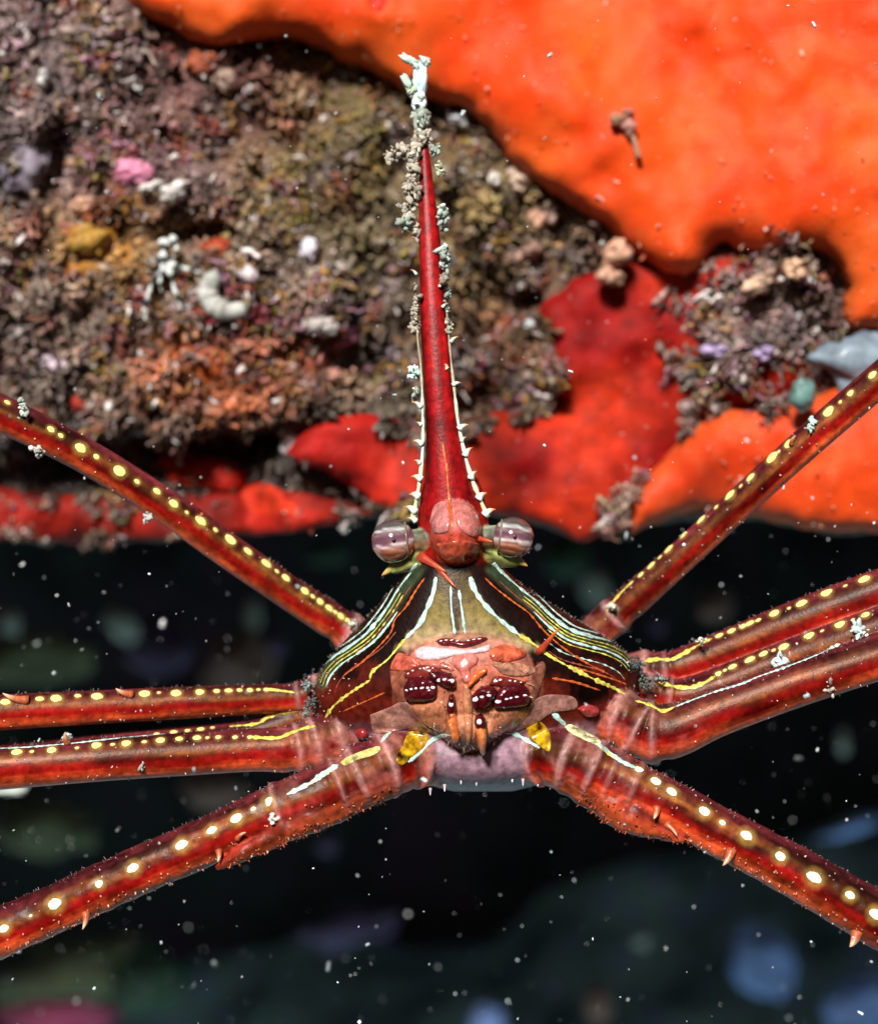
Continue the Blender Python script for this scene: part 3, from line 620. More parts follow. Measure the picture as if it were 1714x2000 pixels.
leg([(1150, 1395, .4, 44), (1215, 1405, .2, 56), (1265, 1430, .1, 60), (1320, 1425, .05, 53), (1400, 1392, 0, 47), (1550, 1338, -.05, 45), (1714, 1285, -.1, 44), (1900, 1225, -.1, 45)], seed=18, pale=0.28, joints=((.08, .010, 1), (.13, .010, 1), (.17, .010, .8)))
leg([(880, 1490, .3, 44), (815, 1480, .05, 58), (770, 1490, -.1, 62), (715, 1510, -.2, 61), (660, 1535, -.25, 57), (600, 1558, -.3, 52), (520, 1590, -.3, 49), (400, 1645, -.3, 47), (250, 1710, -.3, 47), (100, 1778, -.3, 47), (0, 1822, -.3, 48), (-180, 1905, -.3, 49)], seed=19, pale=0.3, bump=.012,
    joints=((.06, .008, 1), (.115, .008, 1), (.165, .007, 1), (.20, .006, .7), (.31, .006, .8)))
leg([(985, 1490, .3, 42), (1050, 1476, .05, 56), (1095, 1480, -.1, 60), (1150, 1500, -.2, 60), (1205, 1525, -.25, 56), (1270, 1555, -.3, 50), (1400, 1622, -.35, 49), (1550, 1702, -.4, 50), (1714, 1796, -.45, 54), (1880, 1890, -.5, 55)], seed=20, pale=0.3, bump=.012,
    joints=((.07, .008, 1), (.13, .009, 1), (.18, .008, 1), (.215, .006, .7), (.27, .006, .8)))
CLAW = [(-1, (.17, .012, .008)), (-.3, (.20, .020, .009)), (.3, (.26, .040, .013)), (1, (.30, .055, .018))]
leg([(770, 1515, -.2, 38), (690, 1550, -.3, 38), (620, 1585, -.38, 37), (560, 1616, -.42, 31), (500, 1650, -.46, 21), (450, 1680, -.52, 13), (422, 1697, -.52, 5)], CLAW, seed=21, bump=.02)
leg([(1110, 1515, -.2, 38), (1170, 1552, -.3, 38), (1220, 1585, -.38, 37), (1265, 1608, -.42, 30), (1305, 1627, -.46, 18), (1338, 1640, -.52, 7)], CLAW, seed=22, bump=.02)

def build_body():
    V = np.concatenate(SRC_V); C = np.concatenate(SRC_C)
    me = mesh_np('body_source', V, [np.concatenate(SRC_F4), np.concatenate(SRC_F3)])
    tmp = link('body_source', me)
    md = tmp.modifiers.new('remesh', 'REMESH'); md.mode = 'VOXEL'; md.voxel_size = 0.021; md.use_smooth_shade = True
    sm = tmp.modifiers.new('smooth', 'SMOOTH'); sm.factor = .5; sm.iterations = 3
    dg = bpy.context.evaluated_depsgraph_get(); ev = tmp.evaluated_get(dg)
    out = bpy.data.meshes.new_from_object(ev); bpy.data.objects.remove(tmp); bpy.data.meshes.remove(me)
    out.name = 'body'; n = len(out.vertices)
    co = np.zeros(n * 3, np.float32); out.vertices.foreach_get('co', co); co = co.reshape(-1, 3)
    kd = KDTree(len(V))
    for i, v in enumerate(V.tolist()): kd.insert(v, i)
    kd.balance()
    cols = np.zeros((n, 3))
    for i, v in enumerate(co.tolist()):
        w = 0; acc = np.zeros(3)
        r = kd.find_n(v, 3)
        for _, k, d in r:
            g = 1 / (d * d + 1e-5); acc += C[k] * g; w += g
        cols[i] = acc / w
    for a in list(out.color_attributes): out.color_attributes.remove(a)
    set_cols(out, cols)
    nf = len(out.polygons); out.polygons.foreach_set('use_smooth', np.ones(nf, bool))
    o = link('body', out, M['shell'], crab)
    bv = BVHTree.FromPolygons(co.tolist(), [tuple(p.vertices) for p in out.polygons])
    return o, bv
body, BV = build_body()
CAMP = Vector((0, -DIST, 0))
def hit(px, py):
    d = (P(px, py, 0) - CAMP).normalized(); loc, nrm, i, t = BV.ray_cast(CAMP, d)
    return loc, nrm
def hit_near(px, py, r=26):
    """the surface point at this pixel, or the closest pixel around it that lies on the body"""
    h = hit(px, py)
    if h[0] is not None: return h
    for k in range(1, r, 3):
        for a in range(0, 360, 30):
            h = hit(px + k * math.cos(math.radians(a)), py + k * math.sin(math.radians(a)))
            if h[0] is not None: return h
    return None, None

# ---- spots, stripes, spines on the crab
BALL = ball_np(12, 8)
def ball_mesh(name, mat):
    me = mesh_np(name, BALL[0], [BALL[1], BALL[2]]); me.materials.append(mat); return me
def spot_mesh(name, mat, seed):
    V = BALL[0] * (1 + .22 * fbm(BALL[0] * 1.3 + seed * 7.1, 2, 480 + seed))[:, None]; me = mesh_np(name, V, [BALL[1], BALL[2]]); me.materials.append(mat); return me
SPOT = {k: [spot_mesh('spot_' + k, M[k], i) for i in range(5)] for k in ('cream', 'white')}; HALO = []
def on_surface(name, me, px, py, along, r, stretch=1.3, thick=.4, parent=body):
    loc, nrm = hit_near(px, py)
    if loc is None: return None
    t = Vector((along[0], 0, -along[1])).normalized(); t = (t - nrm * t.dot(nrm)).normalized(); b = nrm.cross(t)
    s = r / PXU
    o = bpy.data.objects.new(name, me); COL.objects.link(o); o.parent = parent
    m = Matrix((t * s * stretch, b * s, nrm * s * thick)).transposed().to_4x4(); m.translation = loc
    o.matrix_world = m
    return o
SP = {  # spots per leg: px, py, radius in px
 ('cream', (.83, .55)): [(15, 786, 6), (46, 806, 5), (100, 839, 8), (119, 851, 6), (158, 876, 12), (188, 892, 6), (233, 920, 12), (268, 941, 6), (307, 960, 8), (340, 984, 10), (365, 1001, 4), (393, 1018, 11), (421, 1035, 5), (450, 1054, 11), (485, 1077, 9), (521, 1101, 11), (541, 1116, 5), (559, 1129, 9), (596, 1155, 10), (611, 1165, 5), (625, 1175, 8), (643, 1188, 8), (655, 1196, 5), (666, 1204, 8), (678, 1211, 5)],
 ('cream', (1, -.02)): [(11, 1371, 9), (78, 1365, 7), (110, 1364, 11), (152, 1359, 6), (190, 1360, 10), (282, 1355, 10), (310, 1353, 4), (344, 1354, 10), (390, 1352, 9), (423, 1350, 6), (447, 1349, 7), (468, 1348, 5), (488, 1348, 6), (505, 1347, 4), (520, 1347, 5)],
 ('cream', (1, -.12)): [(33, 1469, 9), (62, 1468, 4), (101, 1465, 9), (150, 1461, 4), (188, 1456, 10), (220, 1454, 4), (246, 1452, 10), (282, 1449, 5), (313, 1446, 9), (350, 1443, 7), (385, 1441, 8), (405, 1441, 4), (426, 1440, 6), (459, 1440, 5), (488, 1440, 5)],
 ('cream', (1, -.2)): [(306, 1434, 5), (339, 1430, 6), (366, 1427, 5), (392, 1424, 6), (415, 1421, 4)],
 ('white', (.9, -.43)): [(8, 1814, 11), (60, 1789, 4), (107, 1766, 15), (193, 1727, 10), (260, 1696, 13), (355, 1650, 13), (414, 1622, 11), (461, 1599, 12), (495, 1580, 6), (524, 1566, 12)],
 ('white', (.86, .5)): [(1247, 1503, 10), (1280, 1526, 11), (1312, 1547, 12), (1375, 1585, 12), (1410, 1607, 7), (1458, 1633, 14), (1523, 1673, 12), (1590, 1715, 15), (1660, 1749, 11), (1711, 1787, 14)],
 ('cream', (.77, -.64)): [(1703, 732, 8), (1660, 768, 7), (1640, 785, 4), (1617, 804, 11), (1540, 866, 10), (1520, 882, 4), (1507, 893, 12), (1465, 932, 9), (1446, 949, 4), (1425, 966, 11), (1398, 990, 5), (1369, 1014, 10), (1334, 1045, 9), (1305, 1072, 10), (1288, 1088, 5), (1271, 1104, 9), (1251, 1122, 7)],
 ('cream', (.93, -.37)): [(1687, 1131, 11), (1650, 1144, 4), (1613, 1158, 11), (1565, 1178, 10), (1540, 1188, 4), (1511, 1198, 10), (1480, 1211, 5), (1464, 1217, 8), (1450, 1223, 7), (1428, 1232, 8), (1404, 1241, 7)],
 ('cream', (.93, -.36)): [(1689, 1201, 9), (1665, 1210, 4), (1639, 1220, 11), (1605, 1232, 4), (1579, 1242, 10), (1530, 1263, 9), (1510, 1270, 4), (1490, 1277, 8), (1464, 1288, 9), (1430, 1302, 8), (1415, 1309, 4), (1402, 1316, 7)],
}
for (kind, al), lst in SP.items():
    for x, y, r in lst:
        k = 1.0 + .25 * random.random()
        o = on_surface('spot', random.choice(SPOT[kind]), x, y, al, r * (.80 if kind == 'cream' else .68), stretch=1.25 * k, thick=.22)
        if o: HALO.append((o.matrix_world.translation.copy(), r / PXU))

def halos():
    me = body.data; n = len(me.vertices); co = np.zeros(n * 3, np.float32); me.vertices.foreach_get('co', co); co = co.reshape(-1, 3)
    at = me.color_attributes['Col']; c = np.zeros(n * 4, np.float32); at.data.foreach_get('color', c); c = c.reshape(-1, 4)
    for p, r in HALO:
        d = np.linalg.norm(co - np.array(p)[None], axis=1); k = (np.clip(1.75 - d / r, 0, 1) * .5)[:, None]; c[:, :3] = c[:, :3] * (1 - k) + np.array((.40, .24, .05)) * k
    at.data.foreach_set('color', c.ravel())
halos()
def surface_line(name, pts, r, mat, parent=body, seed=0, beads=0.0, freq=1.0, lift=0.0, step=3.0, taper=True):
    """a raised line of pigment: photograph-pixel polyline laid on the shell"""
    p = np.array(pts, float); L = np.sum(np.linalg.norm(np.diff(p, axis=0), axis=1)); s = smooth_path(p, max(4, int(L / step)))
    C, NN = [], []
    for x, y in s:
        loc, nrm = hit(x, y)
        if loc is None:
            if len(C) > 3: break
            continue
        if C and (Vector(C[-1]) - loc).length > .25: continue
        C.append(loc + nrm * (lift * r / PXU)); NN.append(tuple(nrm))
    if len(C) < 4: return None
    C = np.array([tuple(c) for c in C]); C[1:-1] = (C[:-2] + C[1:-1] * 2 + C[2:]) / 4
    n = len(C); f = np.arange(n)
    R = r / PXU * np.clip(1 + .55 * fbm(np.stack([f * .28, f * 0 + seed, f * 0], -1), 2, 400 + seed), .25, 1.7)
    if beads: R = R * (1 - beads * (0.5 + 0.5 * np.cos(f * freq)))
    if taper: R[:2] *= .6; R[-2:] *= .5
    V, Q, T = tube_np(C, R, 8, up=np.array(NN), flat=.16)
    return link(name, mesh_np(name, V, [Q, T]), mat, parent)
lines = [(IN_L[:5], 4.4, 'pearl', 0), (IN_L[4:9], 3.8, 'yellow', .4), (IN_L[8:], 4.0, 'yellow', .5), (IN_R[:5], 4.4, 'pearl', 0), (IN_R[4:8], 4.0, 'yellow', .3), (IN_R[7:], 5.0, 'yellow', .5),
         (OUT_L, 5.5, 'pearl', .1), (shift(OUT_L, -8, -6, 1), 3.4, 'pearl', .2), (shift(OUT_L, 6, 5, 2), 1.8, 'yellow', .4), (shift(OUT_L, 11, 9, 2), 1.8, 'yellow', .5), (shift(OUT_L, 17, 13, 3), 2.8, 'pearl', .3), (shift(OUT_L, 34, 24, 4), 1.4, 'rustdim', .5),
         (OUT_R, 5.5, 'pearl', .1), (shift(OUT_R, 8, -7, 1), 3.4, 'pearl', .2), (shift(OUT_R, -3, 7, 2), 1.8, 'yellow', .4), (shift(OUT_R, -5, 13, 2), 1.8, 'yellow', .5), (shift(OUT_R, -7, 19, 3), 3.0, 'pearl', .3), (shift(OUT_R, -9, 26, 4), 1.6, 'yellow', .4), (shift(OUT_R, -16, 44, 4), 1.8, 'pearl', .8), (shift(OUT_R, -22, 56, 4), 1.8, 'rustdim', .6),
         ([(880, 1145), (881, 1186), (886, 1223), (888, 1238)], 2.8, 'pearl', .1), ([(896, 1153), (902, 1194), (908, 1238)], 2.8, 'pearl', .1),
         ([(829, 1129), (812, 1153), (792, 1186), (771, 1210), (763, 1235), (740, 1262), (705, 1295), (670, 1320)], 2.4, 'rust', .5), ([(947, 1129), (968, 1149), (1000, 1174), (1033, 1198), (1061, 1231), (1095, 1262), (1140, 1292), (1190, 1318)], 2.4, 'rust', .5),
         ([(804, 1142), (785, 1170), (764, 1200), (735, 1238), (690, 1280)], 1.6, 'rustdim', .3), ([(975, 1135), (1005, 1162), (1045, 1195), (1085, 1232)], 1.6, 'rustdim', .3), ([(751, 1353), (714, 1370), (669, 1390)], 2.0, 'rust', .4), ([(1078, 1325), (1123, 1333), (1172, 1349)], 2.0, 'rust', .4), ([(1110, 1300), (1150, 1312), (1200, 1328), (1225, 1338)], 2.2, 'rust', .5),
         ([(872, 905), (874, 940), (878, 985), (882, 1020), (881, 1046)], 3.0, 'rust', 0), ([(864, 866), (868, 890), (872, 915)], 2.0, 'rust', 0),
         # legs: unbroken pigment lines near the joints
         ([(520, 1346), (545, 1349), (575, 1353)], 3.2, 'yellow', .3), ([(448, 1419), (501, 1414), (523, 1401), (554, 1394), (588, 1390)], 4.2, 'yellow', .3), ([(490, 1440), (540, 1442), (563, 1434), (590, 1424), (616, 1418)], 4.2, 'yellow', .3),
         ([(0, 1462), (60, 1459), (140, 1452), (240, 1441), (330, 1433)], 3, 'pearl', .4),
         ([(1236, 1135), (1218, 1152), (1200, 1172), (1184, 1195)], 4.4, 'yellow', .3), ([(1390, 1247), (1362, 1261), (1329, 1280), (1309, 1289), (1282, 1288), (1259, 1292)], 4.8, 'yellow', .25),
         ([(1396, 1321), (1375, 1334), (1350, 1343), (1321, 1342), (1286, 1333)], 4.6, 'yellow', .25), ([(1640, 1258), (1600, 1277), (1563, 1292), (1520, 1308), (1480, 1322), (1447, 1336), (1400, 1350), (1350, 1368), (1317, 1381)], 3.6, 'pearl', .55),
         ([(1317, 1381), (1294, 1389), (1267, 1376), (1240, 1369)], 4.4, 'yellow', .2),
         ([(660, 1494), (630, 1513), (600, 1533), (560, 1552)], 6.0, 'pearl', .2), ([(655, 1500), (625, 1520), (590, 1541)], 4.0, 'yellow', .4),
         ([(1165, 1452), (1190, 1470), (1213, 1487), (1240, 1500)], 6.0, 'pearl', .2), ([(1170, 1460), (1195, 1478), (1220, 1494)], 4, 'yellow', .4),
         ([(744, 1450), (758, 1433), (776, 1418)], 5, 'pearl', 0), ([(1079, 1393), (1092, 1406), (1106, 1418)], 5, 'pearl', 0),
         ([(878, 1436), (858, 1439), (842, 1447), (825, 1465), (797, 1489)], 3.6, 'pearl', 0), ([(986, 1431), (1006, 1435), (1028, 1446), (1053, 1461)], 3.6, 'pearl', 0)]
for i, (pts, r, m, b) in enumerate(lines):
    surface_line('stripe', pts, r, M[m], seed=i, beads=b, freq=1.25 + .2 * (i % 3), lift=.1)

def cone(name, a, b, r, mat, parent, ca, cb, bend=0.0, sides=8, flat=1.0):
    """a tapered spine from a (base) to b (tip), its colour running from ca to cb"""
    a, b = Vector(a), Vector(b); n = 7; C = []; f = np.linspace(0, 1, n); ax = (b - a); side = ax.cross(Vector((0, 1, 0))).normalized() * ax.length * bend
    for t in f: C.append(tuple(a + ax * t + side * (t * t - t) * -4 * .5))
    R = r * (1 - f) ** .8 + r * .06
    V, Q, T = tube_np(np.array(C), R, sides, flat=flat)
    t = np.concatenate([np.repeat(f, sides), [0, 1]]); c = ramp(t, [(0, ca), (.45, ca), (.8, cb), (1, cb)])
    return link(name, mesh_np(name, V, [Q, T], c), mat, parent)
PEARL, TIP, GOLD = (.62, .82, .70), (.62, .20, .05), (.62, .55, .20)
# rostrum fringe and its spines
FR_L = [(811, 560), (815, 655), (821, 709), (824, 760), (825, 803), (826, 835), (825, 880), (821, 929), (813, 977), (806, 1014)]
FR_R = [(868, 560), (878, 677), (885, 747), (890, 790), (895, 829), (907, 885), (919, 929), (935, 970), (952, 1010)]
def fringe(pts, side):
    s = smooth_path(np.array(pts, float), 70); C, R = [], []
    for k, (x, y) in enumerate(s):
        dep = -.04 + .3 * max(0, 900 - y) / 450; C.append(PN(x, y, dep)); R.append((1.6 + 3.4 * k / 69) / PXU)
    V, Q, T = tube_np(np.array(C), np.array(R) * (1 + .35 * vnoise(np.stack([np.arange(70) * .5, np.zeros(70), np.zeros(70)], -1), 60 + side)), 8)
    c = ramp(np.concatenate([np.repeat(np.linspace(0, 1, 70), 8), [0, 1]]), [(0, (.22, .12, .08)), (.4, (.40, .40, .28)), (.7, (.60, .80, .66)), (1, (.60, .62, .30))])
    link('rostrum_fringe', mesh_np('rostrum_fringe', V, [Q, T], c), M['paint'], body)
fringe(FR_L, 0); fringe(FR_R, 1)
for bx, by, tx, ty, r in [(884, 752, 901, 748, 7), (896, 838, 916, 830, 9), (908, 890, 923, 874, 10), (919, 934, 931, 920, 11), (934, 974, 951, 963, 12), (946, 1006, 968, 995, 12), (880, 668, 896, 657, 6),
                          (822, 795, 803, 785, 8), (824, 868, 805, 861, 9), (822, 936, 802, 931, 11), (817, 970, 798, 966, 12), (811, 1000, 788, 990, 12), (813, 536, 800, 526, 5), (858, 560, 868, 551, 5), (864, 600, 876, 592, 5),
                          (820, 905, 808, 899, 7), (822, 830, 812, 825, 6), (901, 862, 911, 853, 6), (812, 1018, 794, 1012, 9)]:
    dep = -.05 + .3 * max(0, 900 - by) / 450
    cone('spine', P(bx, by, dep), P(tx, ty, dep - .03), r * .72 / PXU, M['paint'], body, PEARL, TIP, bend=.25 if tx > bx else -.25)
for bx, by, tx, ty, r in [(1010, 1094, 1030, 1106, 9), (768, 1108, 745, 1124, 9), (775, 1100, 757, 1110, 6), (1000, 1086, 1018, 1093, 6)]:
    cone('spine', P(bx, by, -.03), P(tx, ty, -.06), r / PXU, M['paint'], body, (.36, .34, .10), (.72, .30, .07))
ORG = (.62, .10, .03)
for bx, by, tx, ty, r, dz in [(1050, 1278, 1092, 1226, 8, -.15), (818, 1086, 872, 1118, 10, -.04), (850, 1104, 890, 1148, 7, -.05), (933, 1052, 962, 1058, 6, -.08)]:
    h = hit_near(bx, by)[0]; ht = hit(tx, ty)[0]; cone('antenna', h + Vector((0, .02, 0)), P(tx, ty, min(h.y, ht.y if ht else h.y) + dz), r / PXU, M['paint'], body, (.36, .04, .02), (.60, .12, .03), flat=.6)
for bx, by, tx, ty, r in [(1428, 1660, 1411, 1691, 10), (1672, 1822, 1659, 1850, 12), (168, 1783, 161, 1816, 8), (427, 1662, 425, 1684, 7), (463, 1640, 480, 1626, 6), (1282, 1578, 1276, 1600, 8), (1300, 1610, 1322, 1634, 6),
                          (55, 1368, 5, 1354, 10), (258, 1357, 226, 1345, 9), (1545, 868, 1553, 850, 6), (1548, 1290, 1541, 1272, 7), (132, 1452, 128, 1430, 8), (395, 1004, 383, 1012, 4)]:
    h = hit_near(bx, by)[0]; cone('spine', h, P(tx, ty, h.y - .1), r / PXU, M['paint'], body, (.42, .10, .04), (.75, .42, .25), bend=.15)
for x, y, r in [(900, 1527, 5), (1000, 1523, 6), (1021, 1530, 5), (1050, 1531, 6), (868, 1541, 5), (1074, 1537, 4), (840, 1548, 5), (930, 1530, 4)]:
    o = cone('sternum_peg', P(x, y - 8, -.1), P(x, y + 6, -.14), r * .7 / PXU, M['paint'], body, (.45, .34, .38), (.7, .66, .72))

# ---- eyes
def eye(cx, cy, r, side):
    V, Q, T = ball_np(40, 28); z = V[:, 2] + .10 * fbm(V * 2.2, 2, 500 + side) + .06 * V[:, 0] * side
    c = ramp(z, [(-1, (.05, .025, .015)), (-.78, (.16, .06, .03)), (-.66, (.34, .13, .07)), (-.58, (.12, .03, .02)), (-.45, (.26, .08, .04)), (-.36, (.55, .26, .16)), (-.28, (.22, .07, .05)), (-.2, (.50, .36, .36)), (-.13, (.78, .70, .70)), (-.06, (.20, .10, .12)), (.05, (.15, .06, .08)), (.22, (.10, .04, .06)), (.34, (.22, .13, .14)), (.42, (.10, .05, .06)), (.54, (.55, .56, .54)), (.64, (.09, .07, .07)), (1, (.05, .05, .05))])  # brown bands are its pattern; the near-white ones paint light reflections
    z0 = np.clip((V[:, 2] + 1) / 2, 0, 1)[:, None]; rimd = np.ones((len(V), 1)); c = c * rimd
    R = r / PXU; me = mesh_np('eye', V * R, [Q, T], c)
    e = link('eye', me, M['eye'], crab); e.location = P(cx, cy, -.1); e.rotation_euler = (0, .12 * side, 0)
    # the ring where cornea and stalk meet, and the dark pupil dot
    th = np.linspace(0, 2 * np.pi, 33)[:-1]; 
    ring = np.stack([np.full(33, -side * R * .62), .8 * R * np.cos(np.linspace(0, 2 * np.pi, 33)), .8 * R * np.sin(np.linspace(0, 2 * np.pi, 33))], -1)
    V2, Q2, T2 = tube_np(ring, np.full(33, R * .05), 6, up=(1, 0, 0)); link('eye_rim', mesh_np('eye_rim', V2, [Q2, T2], np.tile((.16, .15, .11), (len(V2), 1))), M['paint'], e)
    p = link('pupil', mesh_np('pupil', BALL[0] * np.array((.09, .05, .11)) * R + np.array((.06 * R, -.985 * R, .06 * R)), [BALL[1], BALL[2]], np.tile((.01, .008, .015), (len(BALL[0]), 1))), M['paint'], e)
M['eye'] = mat_new('eye_cornea', rough=0.12, attr=True, coat=1.0, spec=0.6, noise=.1, nscale=12); M['eye'].node_tree.nodes['Principled BSDF'].inputs['Coat Roughness'].default_value = .05
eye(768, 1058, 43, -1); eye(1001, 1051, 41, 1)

# ---- mouthparts: plates and palps laid on the face, outlines read at 0.4084 px per unit from (600, 900)
Z = lambda pts: [(600 + .4084 * x, 900 + .4084 * y) for x, y in pts]
def drape(name, poly, col, h=.03, soft=5.0, parent=crab, step=3.0, seed=0, mat=None, mott=.3, lift=.004):
    """a plate of the shell: outline in photograph pixels laid on the body, doming up from its rim"""
    poly = np.array(poly, float); n = max(16, int(np.sum(np.linalg.norm(np.diff(np.vstack([poly, poly[:1]]), axis=0), axis=1)) / step))
    pts = smooth_path(np.vstack([poly, poly[:1]]), n)[:-1]
    (x0, y0), (x1, y1) = pts.min(0), pts.max(0); gx, gy = np.meshgrid(np.arange(x0, x1, step), np.arange(y0, y1, step)); g = np.stack([gx.ravel(), gy.ravel()], -1)
    g = g[inside(pts, g[:, 0], g[:, 1])]
    def dist(q): return np.sqrt(((q[:, None, :] - pts[None]) ** 2).sum(-1)).min(1)
    g = g[dist(g) > step * .6]
    vv, _, ff, *_ = mgeo.delaunay_2d_cdt([Vector(p) for p in np.vstack([pts, g])], [], [list(range(len(pts)))], 1, 1e-4)
    q = np.array([tuple(v) for v in vv]); d = dist(q); V = []
    hh = h * np.sqrt(np.clip(1 - np.exp(-d / soft), 0, 1)) * (1 + .3 * fbm(np.stack([q[:, 0] / 14, q[:, 1] / 14, q[:, 0] * 0], -1), 2, 800 + seed))
    last = None
    for (x, y), t in zip(q, hh):
        loc, nrm = hit_near(x, y, 14)
        if loc is None: loc, nrm = last
        last = (loc, nrm); V.append(tuple(loc + (nrm + Vector((0, -1, 0))).normalized() * (t + lift)))
    V = np.array(V); c = np.array(col)[None] * (1 + mott * fbm(V * 16, 3, 820 + seed))[:, None]
    # close it underneath
    nb = len(pts); bi = [int(np.argmin(((q - p) ** 2).sum(1))) for p in pts]; B = V[bi] + np.array((0, .07, 0)); nv = len(V)
    k = np.arange(nb); k2 = (k + 1) % nb; bi = np.array(bi)
    me = mesh_np(name, np.vstack([V, B]), [np.stack([bi[k], bi[k2], nv + k2, nv + k], -1), np.array([f for f in ff if len(f) == 3])], np.vstack([c, c[bi]])); face_front(me)
    o = link(name, me, mat or M['wet'], parent)
    return o
M['wet'] = mat_new('wet_mouthpart', rough=0.22, attr=True, noise=0.3, nscale=26, coat=0.35, bump=.12, bscale=40, spec=.25)
def marks(parent, lst):
    bv = BVHTree.FromPolygons([v.co for v in parent.data.vertices], [tuple(f.vertices) for f in parent.data.polygons])
    for zx, zy, a, b in lst:
        mx, my = 600 + .4084 * zx, 900 + .4084 * zy
        loc, nrm, *_ = bv.ray_cast(CAMP, (P(mx, my, 0) - CAMP).normalized())
        if loc is None: continue
        o = link('white_mark', mesh_np('white_mark', BALL[0] * np.array((a * 1.05, 2.0, b * .62)) * .4084 / PXU, [BALL[1], BALL[2]], np.tile((.86, .86, .92), (len(BALL[0]), 1))), M['paint'], parent); o.location = loc
        o.rotation_euler = (0, random.uniform(-.25, .1), 0)
MAR, MAR2 = (.060, .003, .006), (.15, .016, .012)
drape('lip_plate', Z([(512, 905), (560, 888), (640, 895), (720, 900), (800, 900), (870, 880), (868, 910), (780, 926), (700, 935), (620, 955), (530, 948)]), (.62, .46, .50), .035, 6, seed=1)
o = drape('lip', Z([(612, 864), (640, 850), (690, 850), (740, 862), (790, 850), (840, 843), (862, 856), (800, 885), (745, 897), (690, 888), (640, 885)]), (.10, .006, .008), .05, 4, seed=2)
marks(o, [(640, 862, 9, 4), (665, 858, 10, 4), (690, 858, 8, 4), (715, 862, 8, 4), (770, 860, 8, 4), (795, 855, 10, 4), (822, 852, 9, 4)])
drape('mouth_lobe', Z([(690, 945), (720, 925), (770, 918), (815, 938), (812, 970), (780, 1000), (785, 1060), (745, 1062), (725, 1010), (695, 980)]), (.56, .16, .13), .055, 8, seed=3)
drape('mouth_palp', Z([(865, 905), (930, 880), (990, 890), (1045, 912), (1030, 945), (950, 965), (880, 952)]), (.46, .085, .04), .04, 8, seed=4, mott=.7)
drape('mouth_palp', Z([(403, 962), (440, 918), (500, 948), (525, 985), (470, 1008), (400, 1002)]), (.42, .08, .05), .04, 8, seed=5, mott=.7)
drape('mouth_palp', Z([(520, 960), (600, 955), (680, 975), (700, 1005), (640, 995), (560, 990)]), (.44, .12, .08), .03, 6, seed=6, mott=.6)
drape('mouth_palp', Z([(880, 970), (980, 965), (1080, 985), (1090, 1020), (1000, 1035), (930, 1020)]), (.36, .16, .10), .03, 6, seed=7, mott=.6)
drape('mouth_ridge', Z([(742, 1062), (775, 1080), (792, 1180), (785, 1330), (762, 1345), (745, 1210)]), (.46, .18, .09), .06, 8, seed=8)
drape('mouth_ridge', Z([(470, 1165), (560, 1160), (650, 1150), (665, 1240), (650, 1300), (560, 1260)]), (.42, .15, .075), .03, 10, seed=9, mott=.4)
drape('mouth_ridge', Z([(870, 1200), (960, 1190), (1050, 1180), (1010, 1250), (930, 1310), (860, 1320)]), (.42, .16, .085), .03, 10, seed=10, mott=.4)
o = drape('maxilliped', Z([(458, 1035), (480, 1000), (530, 978), (590, 978), (645, 1002), (625, 1040), (560, 1040), (500, 1050)]), MAR2, .05, 5, seed=11)
marks(o, [(483, 1018, 6, 6), (505, 1004, 7, 5), (540, 994, 6, 4), (575, 988, 9, 4), (600, 992, 5, 4)])
o = drape('maxilliped', Z([(462, 1075), (490, 1040), (560, 1028), (612, 1058), (624, 1110), (600, 1142), (525, 1152), (470, 1138)]), MAR, .08, 5, seed=12)
marks(o, [(476, 1098, 8, 7), (498, 1092, 9, 7), (522, 1089, 10, 7), (548, 1087, 10, 7), (573, 1086, 9, 8), (600, 1085, 10, 10)])
o = drape('maxilliped', Z([(575, 1010), (620, 1000), (675, 1015), (712, 1050), (712, 1085), (680, 1092), (630, 1070), (590, 1045)]), MAR, .11, 5, seed=13)
marks(o, [(630, 1050, 10, 12), (656, 1047, 9, 8), (688, 1054, 14, 15)])
o = drape('maxilliped', Z([(868, 1072), (890, 1035), (930, 1030), (1000, 1045), (1045, 1062), (1000, 1080), (930, 1085)]), MAR2, .05, 5, seed=14)
marks(o, [(900, 1054, 10, 8), (922, 1048, 8, 7), (968, 1052, 7, 5), (992, 1055, 7, 5), (1020, 1060, 6, 4)])
o = drape('maxilliped', Z([(888, 1125), (930, 1080), (1000, 1062), (1055, 1088), (1062, 1140), (1030, 1172), (950, 1182), (890, 1178)]), MAR, .08, 5, seed=15)
marks(o, [(912, 1152, 14, 13), (948, 1140, 13, 7), (972, 1135, 8, 7), (998, 1130, 12, 7), (1036, 1122, 14, 7)])
o = drape('maxilliped', Z([(780, 1130), (815, 1090), (870, 1072), (905, 1098), (885, 1150), (840, 1182), (790, 1174)]), MAR, .11, 5, seed=16)
marks(o, [(803, 1142, 13, 15), (838, 1130, 13, 8), (868, 1123, 10, 8)])
drape('mouth_palp', Z([(762, 1065), (795, 1015), (850, 988), (858, 1012), (805, 1060), (770, 1092)]), (.60, .13, .03), .09, 5, seed=17)
drape('palp', Z([(676, 1195), (708, 1200), (722, 1270), (732, 1328), (714, 1344), (698, 1330), (684, 1260)]), (.60, .15, .04), .15, 5, seed=18)
drape('palp', Z([(802, 1275), (846, 1275), (850, 1325), (838, 1385), (820, 1390), (808, 1345)]), (.60, .17, .05), .15, 5, seed=19)
o = drape('maxilliped', Z([(676, 1122), (700, 1116), (714, 1165), (706, 1208), (682, 1216), (664, 1182)]), MAR, .13, 5, seed=20); marks(o, [(687, 1165, 10, 18)])  # the white mark here is a painted glint
